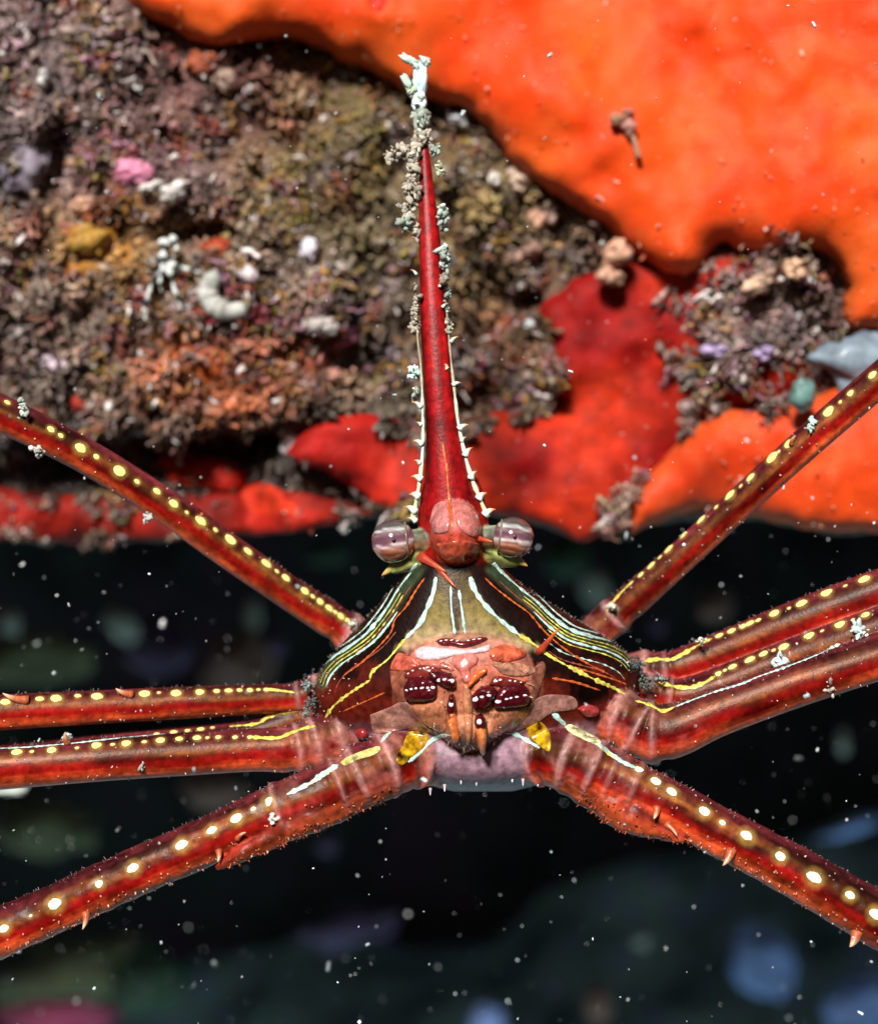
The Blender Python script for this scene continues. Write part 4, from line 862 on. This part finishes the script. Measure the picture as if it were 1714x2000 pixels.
o = drape('maxilliped', Z([(804, 1216), (836, 1208), (850, 1255), (842, 1290), (815, 1294), (797, 1255)]), MAR, .13, 5, seed=21); marks(o, [(822, 1249, 11, 20)])
drape('cheek_membrane', Z([(300, 1215), (390, 1180), (470, 1150), (530, 1225), (600, 1290), (560, 1300), (480, 1285), (400, 1300), (320, 1300)]), (.26, .115, .09), .012, 12, seed=33, mott=.6, lift=.01)
drape('cheek_membrane', Z([(1040, 1185), (1090, 1140), (1160, 1118), (1270, 1130), (1285, 1185), (1180, 1205), (1120, 1240), (1010, 1290), (950, 1300), (980, 1250)]), (.26, .12, .095), .012, 12, seed=34, mott=.6, lift=.01)
drape('cheek_membrane', Z([(395, 1005), (470, 1010), (462, 1080), (480, 1150), (440, 1160), (405, 1090)]), (.24, .07, .04), .02, 10, seed=35, mott=.6)
drape('cheek_membrane', Z([(1062, 1010), (1120, 960), (1140, 1000), (1110, 1100), (1070, 1170), (1062, 1090)]), (.24, .08, .05), .02, 10, seed=36, mott=.6)
# gold patches, pale painted highlights and knobs at leg bases; pink head highlights, lobe
drape('gold_patch', Z([(480, 1300), (530, 1290), (578, 1312), (560, 1370), (500, 1420), (450, 1458), (425, 1425), (455, 1360)]), (.36, .19, .006), .010, 5, body, seed=23, mott=1.3)
drape('gold_patch', Z([(1045, 1275), (1105, 1245), (1158, 1300), (1160, 1385), (1130, 1380), (1060, 1320)]), (.36, .19, .006), .010, 5, body, seed=24, mott=1.3)
drape('painted_highlight', [(664, 1490), (676, 1480), (705, 1468), (738, 1458), (742, 1466), (728, 1476), (700, 1484), (676, 1496)], (.52, .46, .15), .006, 5, body, seed=25, mott=.7)
drape('painted_highlight', [(1102, 1420), (1114, 1415), (1140, 1427), (1172, 1447), (1166, 1456), (1140, 1445), (1114, 1432)], (.60, .60, .32), .006, 5, body, seed=26, mott=.7)
drape('joint_knob', Z([(220, 1295), (255, 1280), (290, 1300), (285, 1325), (245, 1330)]), (.30, .025, .025), .08, 6, body, seed=27)
drape('joint_knob', Z([(1290, 1185), (1335, 1165), (1390, 1180), (1385, 1215), (1330, 1225)]), (.32, .035, .035), .08, 6, body, seed=28)
drape('head_highlight_and_lobe', [(838, 1020), (848, 988), (868, 979), (875, 1000), (876, 1036), (850, 1042)], (.46, .16, .15), .02, 8, body, seed=29); drape('head_highlight_and_lobe', [(886, 990), (902, 978), (926, 996), (940, 1030), (925, 1050), (895, 1030)], (.48, .15, .13), .02, 8, body, seed=30)  # both upper patches are highlights painted in pink
drape('head_highlight_and_lobe', [(852, 1062), (890, 1055), (935, 1062), (940, 1085), (905, 1104), (868, 1098)], (.36, .06, .03), .02, 8, body, seed=31, mott=.9)

# ---- bristles, granules: too fine to pick apart one by one
def spikes(name, n, select, ln, r, col, tilt=.6, seed=0):
    me = body.data; nv = len(me.vertices); co = np.zeros(nv * 3, np.float32); me.vertices.foreach_get('co', co); co = co.reshape(-1, 3)
    no = np.zeros(nv * 3, np.float32); me.vertices.foreach_get('normal', no); no = no.reshape(-1, 3)
    px, py = to_px(co); idx = np.nonzero(select(px, py, no))[0]; idx = rng.choice(idx, min(n, len(idx)), replace=False)
    d = no[idx] + rng.normal(0, tilt, (len(idx), 3)); d /= np.linalg.norm(d, axis=1)[:, None]
    L = rng.uniform(*ln, len(idx))[:, None]; A = co[idx] - no[idx] * .005
    c = np.array(col)[None] * np.exp(rng.normal(0, .35, (len(idx), 1)))
    V, F, cc = capsules(A, A + d * L, rng.uniform(*r, len(idx)), rng.uniform(*r, len(idx)) * .6, c)
    tag(link(name, mesh_np(name, V, F, cc), M['detritus'], body), kind='stuff')
INF = lambda px, py: (px > -40) & (px < 1754)
spikes('bristles', 1900, lambda x, y, n: INF(x, y) & (y > 1090) & (np.abs(n[:, 1]) < .55) & (n[:, 2] > .2), (.015, .05), (.003, .006), (.22, .17, .16))
spikes('bristles', 500, lambda x, y, n: INF(x, y) & (n[:, 1] < -.2) & ((x < 700) | (x > 1180)), (.015, .035), (.006, .014), (.45, .34, .30))
spikes('granules', 260, lambda x, y, n: INF(x, y) & (n[:, 2] < .15) & (n[:, 1] < .3) & (((x < 760) & (y > 1600 - (x - 620) * .45) & (x > 380)) | ((x > 1130) & (x < 1360) & (y > 1540 + (x - 1130) * .45))), (.02, .055), (.008, .015), (.30, .06, .022), .35)
spikes('granules', 240, lambda x, y, n: INF(x, y) & (n[:, 2] < -.1) & (n[:, 1] < .3) & (y > 1560) & ((x < 640) | (x > 1330)), (.015, .045), (.007, .016), (.50, .20, .12), .35)

FACE = lambda x, y, n: (n[:, 1] < -.1) & (((x - 915) / 118) ** 2 + ((y - 1345) / 88) ** 2 < 1.0) & (y > 1290)
spikes('mouth_setae', 90, FACE, (.05, .13), (.003, .006), (.42, .11, .05), 1.3)
spikes('mouth_setae', 70, FACE, (.05, .13), (.004, .008), (.62, .44, .30), 1.3)
spikes('mouth_setae', 30, FACE, (.05, .12), (.003, .006), (.14, .012, .010), 1.2)
spikes('mouth_setae', 140, lambda x, y, n: (n[:, 1] < .2) & (np.hypot(x - 920, (y - 1440) * 1.2) < 56) & (y > 1425), (.03, .09), (.002, .004), (.30, .22, .15), .8)
# ---- algae and detritus stuck to the rostrum and legs
def tuft(name, px, py, dep, rx, rz, n, col, size=1.0, parent=crab, seed=0):
    g = np.random.default_rng(900 + seed); n = int(n * 1.9)
    c0 = PN(px + g.normal(0, rx * .45, n), py + g.normal(0, rz * .5, n), dep + g.normal(0, .05, n))
    d = g.normal(0, 1, (n, 3)) + np.array((0, 0, -.3)); d /= np.linalg.norm(d, axis=1)[:, None]
    c = np.array(col)[None] * np.exp(g.normal(0, .28, (n, 1))); r = np.clip(np.exp(g.normal(math.log(.019), .4, n)), .008, .036) * size
    B0, BQ, BT = ball_np(8, 6); VV, QQ, TT, CC = [], [], [], []
    for k in range(n):
        W = B0 * (1 + .35 * fbm(B0 * 1.7 + g.uniform(0, 50), 2, 5))[:, None] * np.array((1, 1, g.uniform(1, 2.4))) * r[k] * 1.15
        t = Vector(d[k]).to_track_quat('Z', 'Y').to_matrix(); W = W @ np.array(t).T + c0[k]
        VV.append(W); QQ.append(BQ + k * len(B0)); TT.append(BT + k * len(B0)); CC.append(np.tile(c[k], (len(B0), 1)))
    m = max(4, n // 3)
    return tag(link(name, mesh_np(name, np.concatenate(VV), [np.concatenate(QQ), np.concatenate(TT)], np.concatenate(CC)), M['detritus'], parent), kind='stuff')
GR, GG, CY = (.36, .32, .26), (.34, .40, .33), (.55, .75, .70)
WH = (.85, .95, .95)
for i, (x, y, dep, rx, rz, n, c, s) in enumerate([(815, 205, .62, 9, 16, 16, GG, .8), (800, 180, .66, 7, 6, 6, (.42, .45, .36), .7),
                                            (824, 235, .60, 14, 20, 34, GG, 1.1), (822, 270, .55, 18, 16, 34, GR, 1.1), (795, 295, .5, 30, 12, 30, GR, 1.0), (760, 308, .5, 10, 12, 10, GR, .9), (850, 290, .5, 10, 14, 12, GG, .8), (808, 330, .45, 14, 24, 36, GR, 1.0), (803, 375, .42, 15, 22, 36, GR, 1.0),
                                            (796, 415, .38, 16, 20, 30, GR, 1.0), (790, 440, .36, 12, 12, 16, GG, 1.0), (812, 455, .36, 8, 14, 12, GR, .8), (865, 425, .34, 9, 20, 22, (.36, .44, .38), .9), (860, 330, .42, 8, 14, 10, (.45, .5, .35), .7), (868, 505, .26, 9, 26, 30, (.42, .50, .45), .9), (866, 545, .24, 8, 14, 14, GR, .9),
                                            (872, 590, .22, 6, 30, 20, (.24, .32, .28), .8), (876, 640, .2, 8, 20, 22, (.34, .36, .28), .8), (811, 600, .2, 6, 36, 30, GR, .8), (812, 640, .2, 8, 12, 16, GR, .8), (806, 725, .12, 10, 14, 20, CY, .8), (812, 765, .1, 6, 10, 8, GG, .7), (873, 715, .1, 6, 12, 8, (.4, .42, .3), .7),
                                            (46, 800, .1, 8, 18, 22, (.42, .48, .42), .8), (76, 882, .15, 12, 8, 16, (.5, .48, .44), .8), (289, 1010, .5, 9, 8, 14, (.42, .42, .40), .7), (1584, 832, .35, 8, 12, 14, (.40, .58, .52), .8), (1528, 1299, .2, 16, 16, 30, (.50, .62, .60), .9), (1680, 1236, .05, 18, 14, 30, (.52, .64, .62), .9), (1612, 1312, -.2, 8, 14, 14, (.4, .42, .38), .8), (1622, 1345, -.22, 12, 12, 18, (.42, .38, .33), .8),
                                            (133, 1443, .2, 10, 10, 14, (.42, .55, .52), .8), (531, 1598, -.55, 9, 8, 16, (.5, .52, .5), .6), (277, 1497, -.1, 7, 8, 10, (.45, .42, .4), .6), (1245, 1302, .3, 14, 18, 34, (.07, .085, .08), .42), (1262, 1335, .2, 16, 18, 34, (.09, .11, .10), .42), (1290, 1325, .2, 14, 8, 14, (.2, .26, .25), .42), (600, 1340, .3, 14, 10, 20, (.2, .27, .27), .42), (612, 1372, .3, 16, 16, 30, (.09, .11, .11), .42), (598, 1392, .3, 12, 8, 14, (.2, .24, .23), .42), (1195, 1185, 1.0, 10, 6, 8, (.45, .42, .36), .7), (692, 1218, 1.0, 8, 10, 12, (.45, .42, .36), .7), (1370, 1252, .3, 12, 6, 8, (.5, .5, .4), .6)]):
    tuft('algae_clump', x, y, dep, rx, rz, n, c, s, seed=i)
for i, (x, y, rx, rz, rot, c) in enumerate([(820, 158, 13, 36, -.12, (.66, .86, .92)), (819, 200, 15, 24, .0, (.72, .84, .86)), (799, 117, 20, 8, -.5, (.46, .56, .48)), (831, 119, 9, 13, .5, (.50, .60, .54)), (812, 128, 8, 14, .5, (.52, .66, .64)), (794, 161, 9, 18, .3, (.40, .52, .44)), (805, 178, 10, 8, .2, (.40, .46, .36)), (822, 236, 16, 24, .1, (.34, .36, .31))]):
    lump('algae_lump', P(x, y, .62), (rx / PXU, .07, rz / PXU), M['detritus'], crab, 60 + i, .45, 2.2, rot=rot, cols=np.tile(c, (len(ball_np(20, 14)[0]), 1)))

# ---------------------------------------------------------------- small growths on the rock
M['crust'] = mat_new('crust_growth', rough=0.6, attr=True, noise=0.3, nscale=22, bump=.3, bscale=40, spec=.3)
def growth(name, label, cat, px, py, rx, rz, col, thick=.16, rot=0.0, seed=0, group=None, lift=0.0, n=7, rough=.35):
    """a cluster of uneven lumps grown together on the rock, one mesh"""
    g = np.random.default_rng(1200 + seed); V0, Q0, T0 = ball_np(14, 9); VV, QQ, TT, CC = [], [], [], []
    y0 = float(wall_y(px, py)) - .10 - lift; sc = (DIST + y0) / DIST / PXU
    ca, sa = math.cos(rot), math.sin(rot)
    for k in range(n):
        u, v = (g.uniform(-.6, .6, 2) if k else (0, 0)); f = 1.0 if n == 1 else g.uniform(.35, .65)
        s = np.array((rx * f, rz * f)) * sc; W = V0 * (1 + rough * fbm(V0 * 2 + k * 5 + seed, 3, 700 + seed))[:, None]
        x, z, y = W[:, 0] * s[0] + u * rx * sc, W[:, 2] * s[1] + v * rz * sc, W[:, 1] * thick * (f + .3) - g.uniform(0, .08)
        VV.append(np.stack([x * ca - z * sa, y, x * sa + z * ca], -1)); QQ.append(Q0 + k * len(V0)); TT.append(T0 + k * len(V0))
        CC.append(np.tile(np.array(col) * g.uniform(.7, 1.25), (len(V0), 1)) * (1 + .3 * fbm(W * 3 + seed, 2, 720))[:, None])
    o = link(name, mesh_np(name, np.concatenate(VV), [np.concatenate(QQ), np.concatenate(TT)], np.concatenate(CC)), M['crust']); o.location = P(px, py, y0)
    return tag(o, label, cat, group)
PK, LW, PE, LI = (.62, .22, .34), (.80, .74, .70), (.62, .36, .24), (.50, .38, .62)
GL = [('coralline_crust', 'bright pink coralline crust on the upper left rock', 'coralline algae', 262, 342, 34, 24, PK), ('shell_fragment', 'white crumbling fragment beside the bright pink crust', 'shell fragment', 345, 376, 30, 15, LW), ('shell_fragment', 'small white flake touching the bright pink crust', 'shell fragment', 296, 366, 22, 10, LW),
      ('coralline_crust', 'lilac-white coralline knob low on the left rock face', 'coralline algae', 115, 710, 26, 16, (.74, .58, .68)), ('shell_fragment', 'lavender white chip in the turf right of the curled worm tube', 'shell fragment', 600, 492, 18, 22, (.70, .66, .74)),
      ('coralline_crust', 'pale pink crust patch left of the rostrum middle', 'coralline algae', 605, 610, 40, 30, (.52, .32, .36)), ('shell_fragment', 'pale grey plate in the middle of the pink crust left of the rostrum', 'shell fragment', 615, 640, 34, 20, (.52, .47, .44)), ('coralline_crust', 'magenta pink crust nearest the rostrum', 'coralline algae', 680, 656, 22, 16, (.60, .22, .36)),
      ('shell_fragment', 'white chip on the tip of the scarlet sponge', 'shell fragment', 566, 868, 14, 18, (.80, .80, .84)), ('coralline_nodule', 'peach knob above the rusty orange sponge patch', 'coralline algae', 375, 648, 20, 20, (.70, .32, .18)), ('coralline_nodule', 'cream round knob left of the pink crust', 'coralline algae', 163, 402, 18, 18, PE),
      ('coralline_nodule', 'peach lump under the orange sponge edge, right of the rostrum tip', 'coralline algae', 1008, 356, 24, 20, (.62, .44, .34)), ('shell_fragment', 'small white chip right of the rostrum tip', 'shell fragment', 965, 352, 11, 16, LW), ('coralline_nodule', 'peach lump beside a paler twin below the orange sponge edge', 'coralline algae', 1048, 424, 18, 20, PE),
      ('coralline_nodule', 'pale pink lump beside its peach twin below the orange sponge edge', 'coralline algae', 1074, 416, 14, 20, (.62, .42, .36)), ('coralline_nodule', 'broad dull pink lump in the turf right of the rostrum', 'coralline algae', 1018, 492, 32, 24, (.40, .24, .19)), ('coralline_nodule', 'peach knob where turf meets the red sponge under the orange sponge', 'coralline algae', 1205, 500, 28, 24, (.55, .30, .20)),
      ('coralline_nodule', 'pair of fused peach knobs at the upper edge of the red sponge', 'coralline algae', 1190, 542, 22, 18, (.56, .32, .22)), ('coralline_nodule', 'bright peach knob at the top of the turf tongue', 'coralline algae', 1548, 527, 18, 18, (.74, .46, .30)), ('coralline_nodule', 'cream forked crust at the top of the turf tongue', 'coralline algae', 1480, 552, 34, 18, (.60, .40, .28)),
      ('shell_fragment', 'white chip close under the orange sponge edge beside the rostrum tip', 'shell fragment', 898, 236, 16, 10, (.74, .76, .80)), ('coralline_crust', 'lilac crust in the turf tongue, above the lower orange sponge', 'coralline algae', 1394, 684, 22, 14, LI), ('coralline_crust', 'violet crust patch in the turf tongue, nearer the pale blue tunicate', 'coralline algae', 1488, 690, 16, 14, LI),
      ('shell_fragment', 'tiny white chip in the turf right of the rostrum', 'shell fragment', 1034, 636, 11, 10, (.8, .8, .82)), ('shell_fragment', 'glassy grey shell in a dark hole left of the red sponge', 'shell fragment', 1082, 796, 22, 12, (.42, .44, .44)), ('coralline_nodule', 'dull red lump beside the dark hole left of the red sponge', 'coralline algae', 1085, 745, 30, 28, (.30, .06, .05)),
      ('coralline_nodule', 'dusky pink lump high on the left rock face', 'coralline algae', 440, 150, 18, 26, (.40, .28, .22)), ('coralline_nodule', 'grey lilac mound at the upper left edge of the rock', 'coralline algae', 40, 310, 50, 60, (.24, .20, .25)), ('shell_fragment', 'bright white flake near the upper left corner of the rock', 'shell fragment', 88, 155, 10, 14, (.8, .78, .76)),
      ('coralline_nodule', 'golden brown knob under the bright pink crust', 'coralline algae', 175, 470, 36, 26, (.40, .22, .04)), ('coralline_crust', 'crimson crust under the curled worm tube', 'coralline algae', 415, 625, 16, 14, (.36, .03, .05)), ('coralline_nodule', 'dark maroon lump high between the rock and orange sponge', 'coralline algae', 395, 120, 34, 24, (.34, .08, .03)),
      ('coralline_crust', 'small orange red crust right of the white banded hydroid', 'coralline algae', 430, 485, 34, 20, (.42, .06, .015)), ('coralline_nodule', 'pale buff knob on the lip of the ledge beside the small red bump', 'coralline algae', 580, 1006, 14, 12, (.38, .22, .18))]
for i, (nm, lb, ct, x, y, rx, rz, c) in enumerate(GL):
    lift = .58 if (x > 1380 and 500 < y < 720) else (.35 if (1150 < x < 1260 and y < 560) else .0)
    growth(nm, lb, ct, x, y, rx * 1.15, rz * 1.15, [v * .82 for v in c], n=10, rough=.5, seed=i, lift=lift, rot=random.uniform(-.5, .5))

# pale curled worm tube
def worm_tube():
    a = np.linspace(math.radians(120), math.radians(385), 44); y0 = float(wall_y(450, 565)) - .24; f = np.linspace(0, 1, 44)
    px = 450 + 44 * np.cos(a); py = 570 - 38 * np.sin(a); C = PN(px, py, y0 + .1 * f); c0 = C.mean(0)
    R = (17 * np.sin(np.clip(f * 1.1 + .12, 0, 1) * math.pi) ** .5 + 4) / PXU * 1.2
    V, Q, T = tube_np(C - c0, R * (1 + .12 * vnoise(np.stack([f * 30, f * 0, f * 0], -1), 77)), 14)
    col = np.array((.36, .36, .33))[None] * (1 + .6 * fbm(V * 4, 3, 78))[:, None]
    root = link('worm_tube', mesh_np('worm_tube', V, [Q, T], col), M['crust']); root.location = c0
    tag(root, 'pale grey curled worm tube like a letter C on the left rock face', 'worm tube')
    V, Q, T = ball_np(16, 10); k = (1 + .3 * fbm(V * 2, 2, 79))[:, None]
    o = link('tube_lip', mesh_np('tube_lip', V * k * np.array((.20, .10, .11)), [Q, T], np.tile((.62, .55, .56), (len(V), 1))), M['crust'], root)
    o.location = P(478, 532, y0 - .05) - Vector(c0); o.rotation_euler = (0, .5, 0)
worm_tube()
# white hydroid with dark-banded branches
def hydroid():
    y0 = float(wall_y(320, 520)) - .44; base = P(322, 520, y0); root = bpy.data.objects.new('banded_hydroid', None); COL.objects.link(root); root.location = base
    tag(root, 'small white hydroid with dark-banded branches hanging on the left rock face', 'hydroid')
    g = np.random.default_rng(5)
    for pts, r in (([(322, 470), (318, 495), (322, 520)], 15), ([(335, 462), (345, 480), (338, 505)], 8), ([(320, 518), (300, 545), (290, 575), (283, 625)], 8.5), ([(322, 518), (312, 550), (316, 570)], 6), ([(326, 518), (336, 545), (342, 570), (354, 605)], 8), ([(330, 515), (355, 522), (392, 533)], 8), ([(312, 512), (298, 508), (288, 512)], 7)):
        s = smooth_path(np.array(pts, float), 26); C = PN(s[:, 0], s[:, 1], y0 - .06 * np.sin(np.linspace(0, 2.5, 26))) - np.array(base)
        R = r / PXU * .8 * (1 + .35 * np.sin(np.linspace(0, 12, 26))) * np.linspace(1.1, .55, 26)
        V, Q, T = tube_np(C, R, 8); band = np.clip(np.sin(np.linspace(0, 15, 26)) * 3 + 1.2, 0, 1)
        c = np.array((.62, .66, .64))[None] * band[:, None] + np.array((.03, .03, .03))[None] * (1 - band[:, None]); c = np.repeat(c, 8, axis=0)
        link('branch', mesh_np('branch', V, [Q, T], np.vstack([c, c[:1], c[-1:]])), M['crust'], root)
hydroid()
def sponge_y(x, y):
    i = np.argmin(((BIGS['q'] - np.array((x, y))) ** 2).sum(1)); return float(BIGS['y'][i])
# small brown stalked growth on the orange sponge
def stalk():
    y0 = sponge_y(1230, 260); base = P(1230, 260, y0); root = bpy.data.objects.new('stalked_growth', None); COL.objects.link(root); root.location = base
    tag(root, 'small brown stalked growth standing on the face of the large orange sponge', 'growth')
    for nm, x, y, rx, rz, c, s in (('head', 1205, 232, 17, 13, (.30, .14, .08), 1), ('head', 1226, 222, 13, 11, (.34, .12, .09), 2), ('collar', 1228, 246, 15, 17, (.42, .20, .16), 3)):
        o = lump(nm, P(x, y, y0 - .10) - base, (rx / PXU * 1.15, .1, rz / PXU * 1.15), M['crust'], root, s, .3, cols=np.tile(c, (len(ball_np(20, 14)[0]), 1)))
    sp = smooth_path(np.array([(1232, 255), (1240, 280), (1247, 308)], float), 14); C = PN(sp[:, 0], sp[:, 1], y0 - .08) - np.array(base); V, Q, T = tube_np(C, np.full(14, 7 / PXU), 8)
    link('stalk', mesh_np('stalk', V, [Q, T], np.tile((.36, .18, .11), (len(V), 1))), M['crust'], root)
stalk()
o = lump('osculum', P(735, 8, sponge_y(735, 8) - .05), (.20, .10, .16), M['orange'], big_sponge, 4, .15, cols=np.tile((.50, .012, .006), (len(ball_np(20, 14)[0]), 1)))
# pale blue tunicate squeezed in beside the turf tongue
M['tunicate'] = mat_new('tunicate_skin', (.17, .22, .27), 0.6, noise=.5, nscale=3, coat=.1, bump=.2, bscale=12)
tag(lump('tunicate', P(1684, 708, 3.5), (.62, .24, .36), M['tunicate'], None, 3, .42, 2.2, rot=-.1), 'pale blue-grey tunicate between the turf tongue and the upper leg', 'tunicate')
M['tunicate2'] = mat_new('teal_tunicate_skin', (.10, .20, .18), 0.5, noise=.5, nscale=6, coat=.1, bump=.2, bscale=12)
tag(lump('tunicate', P(1566, 768, 3.1), (.16, .12, .24), M['tunicate2'], None, 5, .25, rot=.2), 'small teal tunicate below the turf tongue', 'tunicate')

# ---------------------------------------------------------------- things lying far back in the dark
M['blue_stone'] = mat_new('blue_stone', (.30, .44, .90), 0.8, noise=.6, nscale=1.6); M['pink_stone'] = mat_new('pink_stone', (.30, .05, .12), 0.8, noise=.4, nscale=.8)
M['pale_stone'] = mat_new('pale_stone', (.36, .40, .36), 0.8, noise=.6, nscale=2); M['brown_stone'] = mat_new('brown_stone', (.20, .12, .10), .85, noise=.5, nscale=1); M['violet_stone'] = mat_new('violet_stone', (.08, .055, .12), .85, noise=.5, nscale=1)
M['murk_stone'] = mat_new('murk_stone', (.12, .13, .07), .85, noise=.8, nscale=.9)
M['green_stone'] = mat_new('green_stone', (.03, .07, .045), .85, noise=.5, nscale=1)
FAR = [('blue_stone', 'angular blue stone on the dark seabed under the lower leg', 1490, 1880, 58, 72, 10, .45), ('blue_stone', 'blue stone at the bottom corner of the dark seabed', 1675, 1962, 70, 50, 9.5, .3), ('blue_stone', 'faint round blue-grey stone at the bottom edge below the crab', 955, 1995, 34, 30, 10, 0),
       ('pink_stone', 'magenta crusted stone at the bottom left corner of the seabed', 110, 1990, 110, 40, 9, 0), ('pale_stone', 'blurred pale stone in the dark above the left legs', 238, 1222, 24, 34, 11, .6), ('brown_stone', 'dim brown boulder in the dark above the left legs', 470, 1300, 66, 50, 13, 0),
       ('violet_stone', 'dim violet boulder left of the brown one in the dark', 310, 1265, 60, 60, 14, .2), ('violet_stone', 'small violet pebble in the dark above the left legs', 540, 1262, 18, 22, 12, 0), ('pale_stone', 'dim upright pale stone in the dark left of the body', 495, 1205, 15, 36, 13, 0), ('brown_stone', 'blurred brown stone in the dark beneath the upper right leg', 1395, 1185, 34, 26, 12, .6),
       ('violet_stone', 'violet pebble in the dark behind the right side of the body', 1285, 1222, 14, 16, 10, 0), ('pale_stone', 'blurred pale stone behind the right edge of the carapace', 1160, 1150, 26, 34, 14, .3), ('green_stone', 'dim green stone behind the right eye', 1105, 1095, 44, 34, 13, 0), ('green_stone', 'dim green stone under the red lip left of the eyes', 640, 1085, 40, 18, 12, 0),
       ('violet_stone', 'dim purple-pink boulder low in the dark below the left claw', 680, 1810, 90, 40, 14, .25), ('violet_stone', 'tiny violet pebble on the seabed below the left claw', 712, 1806, 9, 10, 10, 0), ('violet_stone', 'tiny violet pebble low on the left of the seabed', 190, 1925, 14, 14, 9.5, 0), ('green_stone', 'dark green boulder on the seabed below the left leg', 290, 1915, 70, 60, 14, 0),
       ('pale_stone', 'pale pebble on the seabed in the middle of the bottom', 1252, 1838, 16, 14, 10, 0), ('violet_stone', 'violet pebble on the seabed left of the angular blue stone', 1417, 1852, 12, 12, 10, 0), ('violet_stone', 'violet pebble at the bottom of the seabed below the body', 1080, 1932, 12, 12, 10, 0), ('brown_stone', 'brown stump on the seabed at the bottom', 1170, 1965, 26, 40, 11, 0),
       ('blue_stone', 'long blue-grey stone in the dark right of the lower leg', 1660, 1620, 60, 14, 12, .35), ('pale_stone', 'blurred pale stone in the dark below the right legs', 1645, 1450, 13, 24, 9, 0), ('pale_stone', 'bright blurred stone at the left edge of the dark', 18, 1215, 22, 24, 10, 0), ('violet_stone', 'dim violet stone in the dark right of the left claw', 640, 1648, 22, 20, 12, 0),
       ('murk_stone', 'dim green-brown boulder in the dark under the lower left leg', 120, 1905, 150, 60, 14, .2), ('murk_stone', 'dim green-brown boulder in the dark between the lower left leg and the legs above it', 90, 1620, 110, 50, 14, -.1), ('murk_stone', 'dim brown-green boulder at the left edge of the dark above the legs', 60, 1290, 120, 50, 14, .1),
       ('pale_stone', 'pale stone hidden by the left leg at the frame edge', 20, 1545, 34, 9, 5, .1), ('brown_stone', 'dim brown stone in the dark between the left legs', 420, 1545, 60, 30, 13, 0)]
for i, (k, lb, x, y, rx, rz, dep, rot) in enumerate(FAR):
    dep = (min(dep + 12, 27) if y < 1700 else 27) if dep > 6 else dep
    s = (DIST + dep) / DIST / PXU
    tag(lump('stone', P(x, y, dep), (rx * s, min(rx, rz) * s * .8, rz * s), M[k], None, 30 + i, .35, 1.8, rot=rot), lb, 'stone')

# ---------------------------------------------------------------- drifting particles in the water
def marine_snow():
    n = 820; px = rng.uniform(-20, 1734, n); py = np.where(rng.random(n) < .78, rng.uniform(1020, 2020, n), rng.uniform(0, 1060, n))
    far = rng.random(n); dep = np.where(py < 1060, rng.uniform(-3, 2.6, n), -2.5 + 11 * far)
    ctr = (np.abs(px - 920) < 130) & (np.abs(py - 1250) < 260); dep = np.where(ctr, np.maximum(dep, .8), dep)
    r = np.exp(rng.normal(math.log(1.25), .62, n)) / PXU; r = np.clip(r, .006, .05)
    d = rng.normal(0, 1, (n, 3)) + np.array((0, 0, .8)); d /= np.linalg.norm(d, axis=1)[:, None]; L = r * rng.uniform(1.6, 4.2, n)
    C = PN(px, py, dep); c = np.array((.60, .70, .72))[None] * np.exp(rng.normal(-.3, .6, (n, 1)))
    V, F, cc = capsules(C - d * L[:, None] * .5, C + d * L[:, None] * .5, r, r * .8, c)
    tag(link('marine_snow', mesh_np('marine_snow', V, F, cc), M['snow']), 'pale specks drifting in the water around the crab', 'marine snow', kind='stuff')
marine_snow()
